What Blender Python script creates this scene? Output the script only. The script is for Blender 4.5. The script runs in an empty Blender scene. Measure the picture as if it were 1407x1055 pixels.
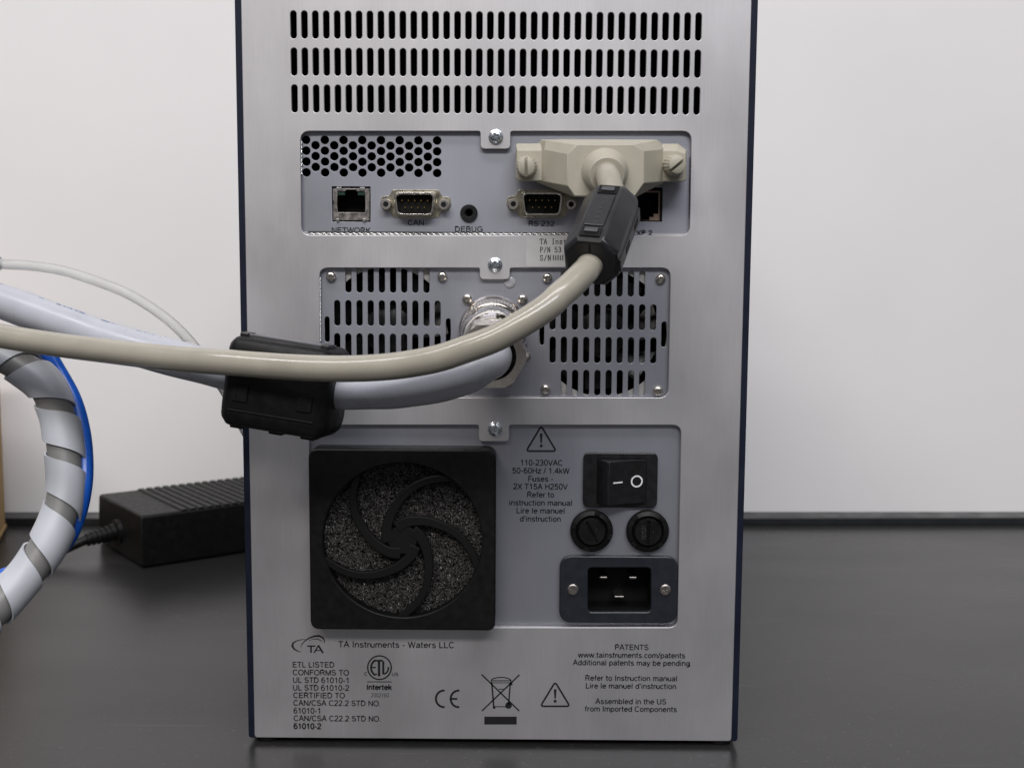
import bpy, bmesh, math, random
from mathutils import Vector, Matrix
random.seed(7)
sc = bpy.context.scene
COL = sc.collection
# ------------------------------------------------------------------ camera
F = 1600.0                                   # focal length in photo pixels (photo 1407 x 1055)
CAM = Vector((0.00935, -0.48462, 0.20683))
PIT, YAW, ROL = 0.10776, -0.00405, 0.00604
def basis():
    cp, sp, cy, sy = math.cos(PIT), math.sin(PIT), math.cos(YAW), math.sin(YAW)
    fw = Vector((sy*cp, cy*cp, -sp)); ri = Vector((cy, -sy, 0)); up = ri.cross(fw)
    c, s = math.cos(ROL), math.sin(ROL)
    return c*ri+s*up, c*up-s*ri, fw
RI, UP, FW = basis()
cam = bpy.data.objects.new('camera', bpy.data.cameras.new('camera'))
COL.objects.link(cam); sc.camera = cam
m = Matrix.Identity(4)
for i in range(3):
    m[i][0], m[i][1], m[i][2], m[i][3] = RI[i], UP[i], -FW[i], CAM[i]
cam.matrix_world = m
cam.data.sensor_width = 36; cam.data.lens = F/1407*36
cam.data.clip_start = 0.01; cam.data.clip_end = 50
cam.data.dof.use_dof = True; cam.data.dof.focus_distance = 0.465; cam.data.dof.aperture_fstop = 20
# ------------------------------------------------------------------ world and lamps
w = bpy.data.worlds.new('World'); sc.world = w; w.use_nodes = True
nt = w.node_tree; bg = nt.nodes['Background']
geo = nt.nodes.new('ShaderNodeTexCoord'); sep = nt.nodes.new('ShaderNodeSeparateXYZ')
rmp = nt.nodes.new('ShaderNodeValToRGB'); mp = nt.nodes.new('ShaderNodeMapRange')
nt.links.new(geo.outputs['Generated'], sep.inputs[0]); nt.links.new(sep.outputs['Z'], mp.inputs['Value'])
mp.inputs['From Min'].default_value = -1; mp.inputs['From Max'].default_value = 1
nt.links.new(mp.outputs[0], rmp.inputs[0]); nt.links.new(rmp.outputs[0], bg.inputs['Color'])
e = rmp.color_ramp.elements
e[0].position = 0.38; e[0].color = (0.065, 0.064, 0.064, 1)
e[1].position = 0.64; e[1].color = (0.46, 0.46, 0.50, 1)
bg.inputs['Strength'].default_value = 0.5
def area(name, loc, target, sx, sy, power, col):
    l = bpy.data.lights.new(name, 'AREA'); l.shape = 'RECTANGLE'; l.size = sx; l.size_y = sy
    l.energy = power; l.color = col
    o = bpy.data.objects.new(name, l); COL.objects.link(o); o.location = loc
    d = Vector(target)-Vector(loc); o.rotation_euler = d.to_track_quat('-Z', 'Y').to_euler()
area('ceiling_lamp', (-0.62, -2.05, 1.75), (-0.1, 0.2, 0.1), 1.2, 0.35, 25, (1.0, 0.945, 0.875))
area('ceiling_lamp', (0.52, -2.05, 1.75), (0.1, 0.2, 0.1), 1.2, 0.35, 25, (0.925, 0.95, 1.0))
area('ceiling_lamp', (-0.3, -0.72, 1.90), (-0.2, -0.1, 0.1), 2.4, 0.16, 30, (0.99, 0.98, 1.0))
sc.view_settings.view_transform = 'Standard'; sc.view_settings.look = 'None'
sc.view_settings.exposure = -0.12; sc.view_settings.gamma = 1.0

# ------------------------------------------------------------------ px -> world
def ray(px, py): return RI*((px-703.5)/F) + UP*((527.5-py)/F) + FW
def U(px, py, Y):                            # point on the vertical plane at depth Y
    d = ray(px, py); return CAM + d*((Y-CAM.y)/d.y)
ZT = -0.0025
def T(px, py, z=ZT):
    d = ray(px, py); return CAM + d*((z-CAM.z)/d.z)
def S(px, py, Y=0.0):
    p = U(px, py, Y); return (p.x, p.z)

# ------------------------------------------------------------------ materials
def mat(name, col, rough=0.5, metal=0.0, spec=0.5, bump=None, mottle=None, coat=0, sub=0, trans=0, aniso=0, ior=None):
    """bump=(scale xyz, strength, distance)  mottle=(scale xyz, colour amount, roughness amount)"""
    m = bpy.data.materials.new(name); m.use_nodes = True
    t = m.node_tree; p = t.nodes['Principled BSDF']
    p.inputs['Base Color'].default_value = (*col, 1); p.inputs['Roughness'].default_value = rough
    p.inputs['Metallic'].default_value = metal; p.inputs['Specular IOR Level'].default_value = spec
    p.inputs['Coat Weight'].default_value = coat; p.inputs['Anisotropic'].default_value = aniso
    if ior: p.inputs['IOR'].default_value = ior
    if sub:
        p.inputs['Subsurface Weight'].default_value = sub
        p.inputs['Subsurface Radius'].default_value = (0.003, 0.003, 0.003)
    if trans: p.inputs['Transmission Weight'].default_value = trans
    tc = t.nodes.new('ShaderNodeTexCoord')
    def noise(scale, detail=4):
        mpn = t.nodes.new('ShaderNodeMapping'); mpn.inputs['Scale'].default_value = scale
        n = t.nodes.new('ShaderNodeTexNoise'); n.inputs['Scale'].default_value = 1; n.inputs['Detail'].default_value = detail
        t.links.new(tc.outputs['Object'], mpn.inputs[0]); t.links.new(mpn.outputs[0], n.inputs['Vector'])
        return n
    if bump:
        n = noise(bump[0]); b = t.nodes.new('ShaderNodeBump')
        b.inputs['Strength'].default_value = bump[1]; b.inputs['Distance'].default_value = bump[2]
        t.links.new(n.outputs['Fac'], b.inputs['Height']); t.links.new(b.outputs[0], p.inputs['Normal'])
    if mottle:
        n = noise(mottle[0], 6)
        r = t.nodes.new('ShaderNodeMapRange'); r.inputs['From Min'].default_value = 0.3; r.inputs['From Max'].default_value = 0.7
        r.inputs['To Min'].default_value = 1-mottle[1]; r.inputs['To Max'].default_value = 1+mottle[1]
        mul = t.nodes.new('ShaderNodeVectorMath'); mul.operation = 'SCALE'
        mul.inputs[0].default_value = col
        t.links.new(n.outputs['Fac'], r.inputs[0]); t.links.new(r.outputs[0], mul.inputs['Scale'])
        t.links.new(mul.outputs[0], p.inputs['Base Color'])
        r2 = t.nodes.new('ShaderNodeMapRange'); r2.inputs['From Min'].default_value = 0.3; r2.inputs['From Max'].default_value = 0.7
        r2.inputs['To Min'].default_value = rough-mottle[2]; r2.inputs['To Max'].default_value = rough+mottle[2]
        t.links.new(n.outputs['Fac'], r2.inputs[0]); t.links.new(r2.outputs[0], p.inputs['Roughness'])
    return m

def brushed(name, col, rough, streak, blotch, rot=False):
    """brushed sheet metal: fine streaks along Z, cloudy finger-marked finish"""
    m = mat(name, col, rough, 0.80)
    t = m.node_tree; p = t.nodes['Principled BSDF']; L = t.links.new
    tc = [n for n in t.nodes if n.type == 'TEX_COORD'][0]
    def nz(scale, det):
        a = t.nodes.new('ShaderNodeMapping'); a.inputs['Scale'].default_value = scale
        n = t.nodes.new('ShaderNodeTexNoise'); n.inputs['Scale'].default_value = 1; n.inputs['Detail'].default_value = det
        L(tc.outputs['Object'], a.inputs[0]); L(a.outputs[0], n.inputs['Vector']); return n
    def rng(n, a, b, lo=0.3, hi=0.7):
        r = t.nodes.new('ShaderNodeMapRange'); r.inputs['From Min'].default_value = lo; r.inputs['From Max'].default_value = hi
        r.inputs['To Min'].default_value = a; r.inputs['To Max'].default_value = b; L(n.outputs[0], r.inputs[0]); return r
    fine = nz((2200, 2200, 60) if not rot else (60, 2200, 2200), 3)
    cloud = nz((26, 26, 16), 5); grime = nz((70, 70, 25), 6)
    a = rng(fine, 1-streak, 1+streak); b = rng(cloud, 1-blotch, 1+blotch); c = rng(grime, 1-blotch*0.5, 1+blotch*0.5)
    m1 = t.nodes.new('ShaderNodeMath'); m1.operation = 'MULTIPLY'; L(a.outputs[0], m1.inputs[0]); L(b.outputs[0], m1.inputs[1])
    m2 = t.nodes.new('ShaderNodeMath'); m2.operation = 'MULTIPLY'; L(m1.outputs[0], m2.inputs[0]); L(c.outputs[0], m2.inputs[1])
    v = t.nodes.new('ShaderNodeVectorMath'); v.operation = 'SCALE'; v.inputs[0].default_value = col; L(m2.outputs[0], v.inputs['Scale'])
    L(v.outputs[0], p.inputs['Base Color'])
    ra = rng(cloud, rough-0.05, rough+0.05); L(ra.outputs[0], p.inputs['Roughness'])
    bp = t.nodes.new('ShaderNodeBump'); bp.inputs['Strength'].default_value = 0.25; bp.inputs['Distance'].default_value = 0.00004
    L(fine.outputs[0], bp.inputs['Height']); L(bp.outputs[0], p.inputs['Normal'])
    return m

M = {}
M['plate'] = brushed('brushed aluminium', (0.50, 0.49, 0.50), 0.50, 0.032, 0.08)
M['panel'] = brushed('blued zinc sheet', (0.35, 0.355, 0.40), 0.46, 0.015, 0.03)
M['blue'] = mat('dark navy paint', (0.006, 0.009, 0.022), 0.6, spec=0.22, mottle=((120, 120, 120), 0.2, 0.08))
M['inside'] = mat('interior shade black', (0.006, 0.006, 0.006), 0.8, spec=0.2)  # shade of the interior put into a near-black colour
M['gasket'] = mat('tinned mesh gasket', (0.72, 0.72, 0.70), 0.25, 1.0)
M['shadowgap'] = mat('gasket gap shade', (0.05, 0.05, 0.05), 0.7)  # dark colour standing in for shade between the gasket strands
M['zinc'] = mat('bright zinc', (0.66, 0.70, 0.74), 0.22, 1.0, mottle=((900, 900, 900), 0.12, 0.08))
M['nickel'] = mat('nickel', (0.63, 0.59, 0.53), 0.22, 1.0, mottle=((700, 700, 700), 0.12, 0.08))
M['chrome'] = mat('polished nickel', (0.78, 0.75, 0.71), 0.07, 1.0)
M['satin_nickel'] = mat('satin nickel', (0.70, 0.65, 0.59), 0.26, 1.0, mottle=((150, 150, 150), 0.05, 0.05))
M['chromate'] = mat('yellow chromate tin', (0.42, 0.385, 0.30), 0.34, 1.0, mottle=((400, 400, 400), 0.2, 0.1))
M['tin'] = mat('tin shield', (0.33, 0.305, 0.29), 0.38, 1.0, mottle=((500, 500, 500), 0.2, 0.1))
M['gold'] = mat('gold pin', (0.80, 0.58, 0.26), 0.25, 1.0)
M['blackin'] = mat('black connector insert', (0.005, 0.005, 0.005), 0.6, spec=0.2)
M['tab'] = mat('dark grey moulding', (0.055, 0.055, 0.06), 0.35)
M['clasp'] = mat('grey clasp plastic', (0.20, 0.20, 0.225), 0.25)
M['green'] = mat('green light window', (0.015, 0.05, 0.035), 0.35)
M['copper'] = mat('dull copper shield', (0.40, 0.29, 0.22), 0.45, 0.8)
M['black'] = mat('black moulded plastic', (0.006, 0.006, 0.006), 0.45, spec=0.22, bump=((3000, 3000, 3000), 0.3, 0.00004), mottle=((300, 300, 300), 0.25, 0.07))
M['inlet'] = mat('blue-black moulding', (0.014, 0.016, 0.022), 0.36, bump=((3000, 3000, 3000), 0.2, 0.00003), mottle=((200, 200, 200), 0.15, 0.06))
M['switch'] = mat('black switch plastic', (0.010, 0.010, 0.011), 0.30, mottle=((300, 300, 300), 0.2, 0.06))
M['ferrite'] = mat('charcoal ferrite plastic', (0.010, 0.010, 0.0115), 0.38, bump=((1800, 1800, 1800), 0.3, 0.00004), mottle=((150, 150, 150), 0.15, 0.07))
M['beige'] = mat('beige vinyl sheath', (0.335, 0.31, 0.258), 0.22, sub=0.1, coat=0.15, bump=((500, 500, 500), 0.15, 0.00005), mottle=((90, 90, 90), 0.06, 0.05))
M['hood'] = mat('beige moulded hood', (0.385, 0.36, 0.29), 0.50, sub=0.15, bump=((1500, 1500, 1500), 0.2, 0.00004), mottle=((120, 120, 120), 0.05, 0.05))
M['grey'] = mat('pale grey vinyl sheath', (0.42, 0.43, 0.475), 0.30, sub=0.1, bump=((400, 400, 400), 0.2, 0.00006), mottle=((80, 80, 80), 0.05, 0.05))
M['inner_grey'] = mat('mid grey vinyl sheath', (0.20, 0.195, 0.19), 0.42, bump=((400, 400, 400), 0.2, 0.00006), mottle=((80, 80, 80), 0.06, 0.05))
M['wrap'] = mat('milky spiral wrap', (0.50, 0.515, 0.555), 0.42, sub=0.35, bump=((300, 300, 300), 0.15, 0.00006), mottle=((60, 60, 60), 0.04, 0.06))
M['tube'] = mat('milky fluoropolymer tube', (0.80, 0.80, 0.79), 0.12, trans=0.6, ior=1.18, mottle=((100, 100, 100), 0.03, 0.04))
M['bluejacket'] = mat('bright blue jacket', (0.010, 0.10, 0.52), 0.28, mottle=((100, 100, 100), 0.08, 0.06))
M['foam'] = mat('open cell foam', (0.085, 0.079, 0.075), 0.36, spec=0.7, mottle=((400, 400, 400), 0.5, 0.1))
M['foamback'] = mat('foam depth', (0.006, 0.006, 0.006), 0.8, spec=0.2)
M['ink'] = mat('black ink', (0.012, 0.012, 0.014), 0.6, spec=0.3)
M['white_ink'] = mat('white ink', (0.85, 0.85, 0.86), 0.5)
M['grey_ink'] = mat('grey ink', (0.10, 0.10, 0.11), 0.6)
M['blue_ink'] = mat('blue ink', (0.13, 0.19, 0.36), 0.5)
M['sticker'] = mat('silver sticker', (0.46, 0.455, 0.45), 0.42, 0.0, mottle=((200, 200, 200), 0.04, 0.05))
M['lens'] = mat('clear light pipe', (0.38, 0.385, 0.41), 0.18, sub=0.4)
M['fan_metal'] = mat('fan frame metal', (0.42, 0.41, 0.39), 0.5, 0.6, mottle=((200, 200, 200), 0.1, 0.1))
M['card'] = mat('brown cardboard', (0.40, 0.27, 0.13), 0.8, spec=0.2, bump=((40, 40, 600), 0.3, 0.0002), mottle=((60, 60, 60), 0.1, 0.05))
M['wall'] = mat('painted wall', (0.80, 0.783, 0.782), 0.75, spec=0.3, bump=((90, 90, 140), 0.12, 0.0004), mottle=((7, 7, 7), 0.022, 0.05))
M['upstand'] = mat('bench edge strip', (0.014, 0.015, 0.016), 0.36, mottle=((60, 60, 60), 0.15, 0.1))

def bench_material():
    m = mat('black bench laminate', (0.020, 0.0195, 0.0195), 0.30)
    t = m.node_tree; p = t.nodes['Principled BSDF']; L = t.links.new
    tc = [n for n in t.nodes if n.type == 'TEX_COORD'][0]
    def nz(scale, det, rot=0):
        a = t.nodes.new('ShaderNodeMapping'); a.inputs['Scale'].default_value = scale; a.inputs['Rotation'].default_value = (0, 0, rot)
        n = t.nodes.new('ShaderNodeTexNoise'); n.inputs['Scale'].default_value = 1; n.inputs['Detail'].default_value = det
        L(tc.outputs['Object'], a.inputs[0]); L(a.outputs[0], n.inputs['Vector']); return n
    def rng(n, a, b, lo, hi):
        r = t.nodes.new('ShaderNodeMapRange'); r.inputs['From Min'].default_value = lo; r.inputs['From Max'].default_value = hi
        r.inputs['To Min'].default_value = a; r.inputs['To Max'].default_value = b; L(n.outputs[0], r.inputs[0]); return r
    smear = nz((6, 14, 6), 5, 0.3)
    ra = rng(smear, 0.27, 0.32, 0.35, 0.65); L(ra.outputs[0], p.inputs['Roughness'])
    # fine scratches: thin bright lines where two stretched noises peak; dust specks
    def scratch(scale, rot, lo, hi):
        a = t.nodes.new('ShaderNodeMapping'); a.inputs['Scale'].default_value = scale; a.inputs['Rotation'].default_value = (0, 0, rot)
        n = t.nodes.new('ShaderNodeTexNoise'); n.inputs['Scale'].default_value = 1; n.inputs['Detail'].default_value = 1
        L(tc.outputs['Object'], a.inputs[0]); L(a.outputs[0], n.inputs['Vector'])
        return rng(n, 0, 1, lo, hi)
    s1 = scratch((7, 420, 9), 0.10, 0.755, 0.80); s2 = scratch((12, 520, 9), 0.9, 0.74, 0.80)
    d = nz((650, 650, 650), 2); d2 = rng(d, 0, 1, 0.685, 0.745)
    ad = t.nodes.new('ShaderNodeMath'); ad.operation = 'MAXIMUM'; L(s1.outputs[0], ad.inputs[0]); L(s2.outputs[0], ad.inputs[1])
    ad2 = t.nodes.new('ShaderNodeMath'); ad2.operation = 'MAXIMUM'; L(ad.outputs[0], ad2.inputs[0]); L(d2.outputs[0], ad2.inputs[1])
    mx = t.nodes.new('ShaderNodeMix'); mx.data_type = 'RGBA'
    mx.inputs['A'].default_value = (0.020, 0.0195, 0.0195, 1); mx.inputs['B'].default_value = (0.09, 0.09, 0.095, 1)
    L(ad2.outputs[0], mx.inputs['Factor']); L(mx.outputs['Result'], p.inputs['Base Color'])
    bp = t.nodes.new('ShaderNodeBump'); bp.inputs['Strength'].default_value = 0.15; bp.inputs['Distance'].default_value = 0.0003
    g = nz((180, 180, 180), 3); L(g.outputs[0], bp.inputs['Height']); L(bp.outputs[0], p.inputs['Normal'])
    return m
M['bench'] = bench_material()

# ------------------------------------------------------------------ object helpers
WL = {}
def empty(name, loc, label, cat, group=None):
    o = bpy.data.objects.new(name, None); COL.objects.link(o); o.location = loc
    o.empty_display_size = 0.02; WL[o] = Vector(loc)
    o['label'] = label; o['category'] = cat
    if group: o['group'] = group
    return o
class MB:
    def __init__(s): s.v = []; s.f = []
    def add(s, vs, fs):
        k = len(s.v); s.v += [Vector(v) for v in vs]; s.f += [[i+k for i in f] for f in fs]; return s
    def box(s, a, b):
        x0, y0, z0 = a; x1, y1, z1 = b
        return s.add([(x0,y0,z0),(x1,y0,z0),(x1,y1,z0),(x0,y1,z0),(x0,y0,z1),(x1,y0,z1),(x1,y1,z1),(x0,y1,z1)],
                     [(0,3,2,1),(4,5,6,7),(0,1,5,4),(1,2,6,5),(2,3,7,6),(3,0,4,7)])
    def obox(s, c, ax, ay, az, hx, hy, hz):         # oriented box
        c = Vector(c); vs = []
        for dz in (-1, 1):
            for dx, dy in ((-1,-1),(1,-1),(1,1),(-1,1)):
                vs.append(c+ax*(dx*hx)+ay*(dy*hy)+az*(dz*hz))
        return s.add(vs, [(0,3,2,1),(4,5,6,7),(0,1,5,4),(1,2,6,5),(2,3,7,6),(3,0,4,7)])
    def loft(s, rings, c0=True, c1=True, closed=False):
        n = len(rings[0]); vs = [p for r in rings for p in r]; fs = []
        R = len(rings)
        for i in range(R-1 + (1 if closed else 0)):
            a = i*n; b = ((i+1) % R)*n
            for j in range(n):
                k = (j+1) % n; fs.append((a+j, a+k, b+k, b+j))
        if c0 and not closed: fs.append(tuple(reversed(range(n))))
        if c1 and not closed: fs.append(tuple((R-1)*n+j for j in range(n)))
        return s.add(vs, fs)
    def tube(s, path, r, n=28):
        fr = frames(path); rings = []
        for i, (p, t, a, b) in enumerate(fr):
            rr = r[i] if isinstance(r, (list, tuple)) else r
            rings.append([p+a*(math.cos(2*math.pi*j/n)*rr)+b*(math.sin(2*math.pi*j/n)*rr) for j in range(n)])
        return s.loft(rings)
    def lathe(s, o, ax, prof, n=32, up=Vector((0, 0, 1)), caps=True):
        o = Vector(o); ax = Vector(ax).normalized()
        if abs(ax.dot(up)) > 0.95: up = Vector((1, 0, 0))
        a = ax.cross(up).normalized(); b = a.cross(ax).normalized()
        rings = [[o+ax*d+a*(math.cos(2*math.pi*j/n)*r)+b*(math.sin(2*math.pi*j/n)*r) for j in range(n)] for d, r in prof]
        return s.loft(rings, caps, caps)
    def mesh(s, name, origin=Vector((0, 0, 0)), smooth=None):
        me = bpy.data.meshes.new(name); me.from_pydata([tuple(v-origin) for v in s.v], [], s.f); me.update()
        bm = bmesh.new(); bm.from_mesh(me); bmesh.ops.recalc_face_normals(bm, faces=bm.faces); bm.to_mesh(me); bm.free()
        if smooth: shade(me, smooth)
        return me
def shade(me, deg=35):
    me.polygons.foreach_set('use_smooth', [True]*len(me.polygons)); me.set_sharp_from_angle(angle=math.radians(deg))
def frames(path):
    P = [Vector(p) for p in path]; out = []; a = None
    for i, p in enumerate(P):
        t = (P[min(i+1, len(P)-1)]-P[max(i-1, 0)]).normalized()
        if a is None:
            ref = Vector((0, 1, 0)) if abs(t.y) < 0.9 else Vector((0, 0, 1))
            a = (ref - t*ref.dot(t)).normalized()
        else: a = (a - t*a.dot(t)).normalized()
        out.append((p, t, a, t.cross(a)))
    return out
def spline(pts, per=10):
    P = [Vector(p) for p in pts]; P = [P[0]*2-P[1]] + P + [P[-1]*2-P[-2]]; out = []
    for i in range(1, len(P)-2):
        p0, p1, p2, p3 = P[i-1:i+3]
        for k in range(per):
            t = k/per
            out.append(0.5*((2*p1)+(p2-p0)*t+(2*p0-5*p1+4*p2-p3)*t*t+(3*p1-p0-3*p2+p3)*t**3))
    out.append(P[-2]); return out
def resample(path, step):
    out = [path[0]]; acc = 0
    for a, b in zip(path, path[1:]):
        L = (b-a).length; d = step-acc
        while d <= L: out.append(a+(b-a)*(d/L)); d += step
        acc = L-(d-step)
    return out
def link(name, me, m, parent=None, origin=Vector((0, 0, 0)), bevel=0, seg=2):
    if m and not me.materials: me.materials.append(M[m] if isinstance(m, str) else m)
    o = bpy.data.objects.new(name, me); COL.objects.link(o); WL[o] = Vector(origin)
    if parent is not None: o.parent = parent; o.location = Vector(origin)-WL[parent]
    else: o.location = origin
    if bevel:
        b = o.modifiers.new('bevel', 'BEVEL'); b.width = bevel; b.segments = seg; b.limit_method = 'ANGLE'; b.angle_limit = math.radians(35)
        b.harden_normals = False
    return o
def part(name, mb, m, parent, smooth=None, bevel=0, seg=2, origin=None):
    og = Vector(origin) if origin is not None else (WL[parent] if parent is not None else Vector((0, 0, 0)))
    return link(name, mb.mesh(name, og, smooth), m, parent, og, bevel, seg)
def copy_tree(o, parent, offset):                     # copy a part and its sub-parts, moved by offset
    c = o.copy(); COL.objects.link(c); c.parent = parent; c.location = o.location + offset
    WL[c] = WL[o]+offset
    for ch in list(o.children):
        d = ch.copy(); COL.objects.link(d); d.parent = c; WL[d] = WL[ch]+offset
    return c
def circle(cx, cz, r, n=20): return [(cx+r*math.cos(2*math.pi*i/n), cz+r*math.sin(2*math.pi*i/n)) for i in range(n)]
def stadium(cx, z0, z1, wd, n=6):
    r = wd/2; lo, hi = min(z0, z1)+r, max(z0, z1)-r
    return [(cx+r*math.cos(math.pi*i/n), hi+r*math.sin(math.pi*i/n)) for i in range(n+1)] + \
           [(cx-r*math.cos(math.pi*i/n), lo-r*math.sin(math.pi*i/n)) for i in range(n+1)]
def rpoly(pts, rad, seg=5):
    out = []; n = len(pts)
    for i in range(n):
        p = Vector(pts[i]); a = Vector(pts[i-1])-p; b = Vector(pts[(i+1) % n])-p
        r = rad[i] if isinstance(rad, (list, tuple)) else rad
        if r <= 0: out.append(tuple(p)); continue
        a0, b0 = a.normalized(), b.normalized(); ang = a0.angle(b0); d = min(r/math.tan(ang/2), a.length*0.49, b.length*0.49)
        q0, q1 = p+a0*d, p+b0*d
        for k in range(seg+1):
            t = k/seg; out.append(tuple(q0*(1-t)**2+p*(2*t*(1-t))+q1*t*t))
    return out
def rect(x0, z0, x1, z1, r=0, seg=5): return rpoly([(x0, z0), (x1, z0), (x1, z1), (x0, z1)], r, seg)
def flat_mesh(name, polys, y0, th, bev=0.0, origin=Vector((0, 0, 0))):
    """a sheet facing -Y: first poly the outline, the rest holes; front at y0, back at y0+th"""
    cu = bpy.data.curves.new('outline', 'CURVE'); cu.dimensions = '2D'; cu.fill_mode = 'BOTH'
    for p in polys:
        sp = cu.splines.new('POLY'); sp.points.add(len(p)-1); sp.use_cyclic_u = True
        for i, (x, z) in enumerate(p): sp.points[i].co = (x*1000, z*1000, 0, 1)
    cu.extrude = max(th/2-bev, 1e-6)*1000; cu.bevel_depth = bev*1000; cu.bevel_resolution = 1
    if th == 0: cu.extrude = 0
    o = bpy.data.objects.new('tmp', cu); COL.objects.link(o)
    bpy.context.view_layer.update()
    me = bpy.data.meshes.new_from_object(o.evaluated_get(bpy.context.evaluated_depsgraph_get()))
    bpy.data.objects.remove(o); bpy.data.curves.remove(cu)
    yc = y0+th/2; me.name = name
    for v in me.vertices:
        x, y, z = v.co; v.co = (x/1000-origin.x, yc-z/1000-origin.y, y/1000-origin.z)
    me.materials.clear(); me.update()
    return me
def sheet(name, polys, y0, th, m, parent, bev=0.0, origin=None):
    og = Vector(origin) if origin is not None else (WL[parent] if parent is not None else Vector((0, 0, 0)))
    return link(name, flat_mesh(name, polys, y0, th, bev, og), m, parent, og)
def boolean(me, cutters):
    a = bpy.data.objects.new('tmp', me); COL.objects.link(a); cs = []
    for c in cutters:
        b = bpy.data.objects.new('tmpc', c); COL.objects.link(b); cs.append(b)
        md = a.modifiers.new('b', 'BOOLEAN'); md.operation = 'DIFFERENCE'; md.object = b; md.solver = 'EXACT'
    bpy.context.view_layer.update()
    r = bpy.data.meshes.new_from_object(a.evaluated_get(bpy.context.evaluated_depsgraph_get()))
    for b in cs+[a]: bpy.data.objects.remove(b)
    return r

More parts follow.
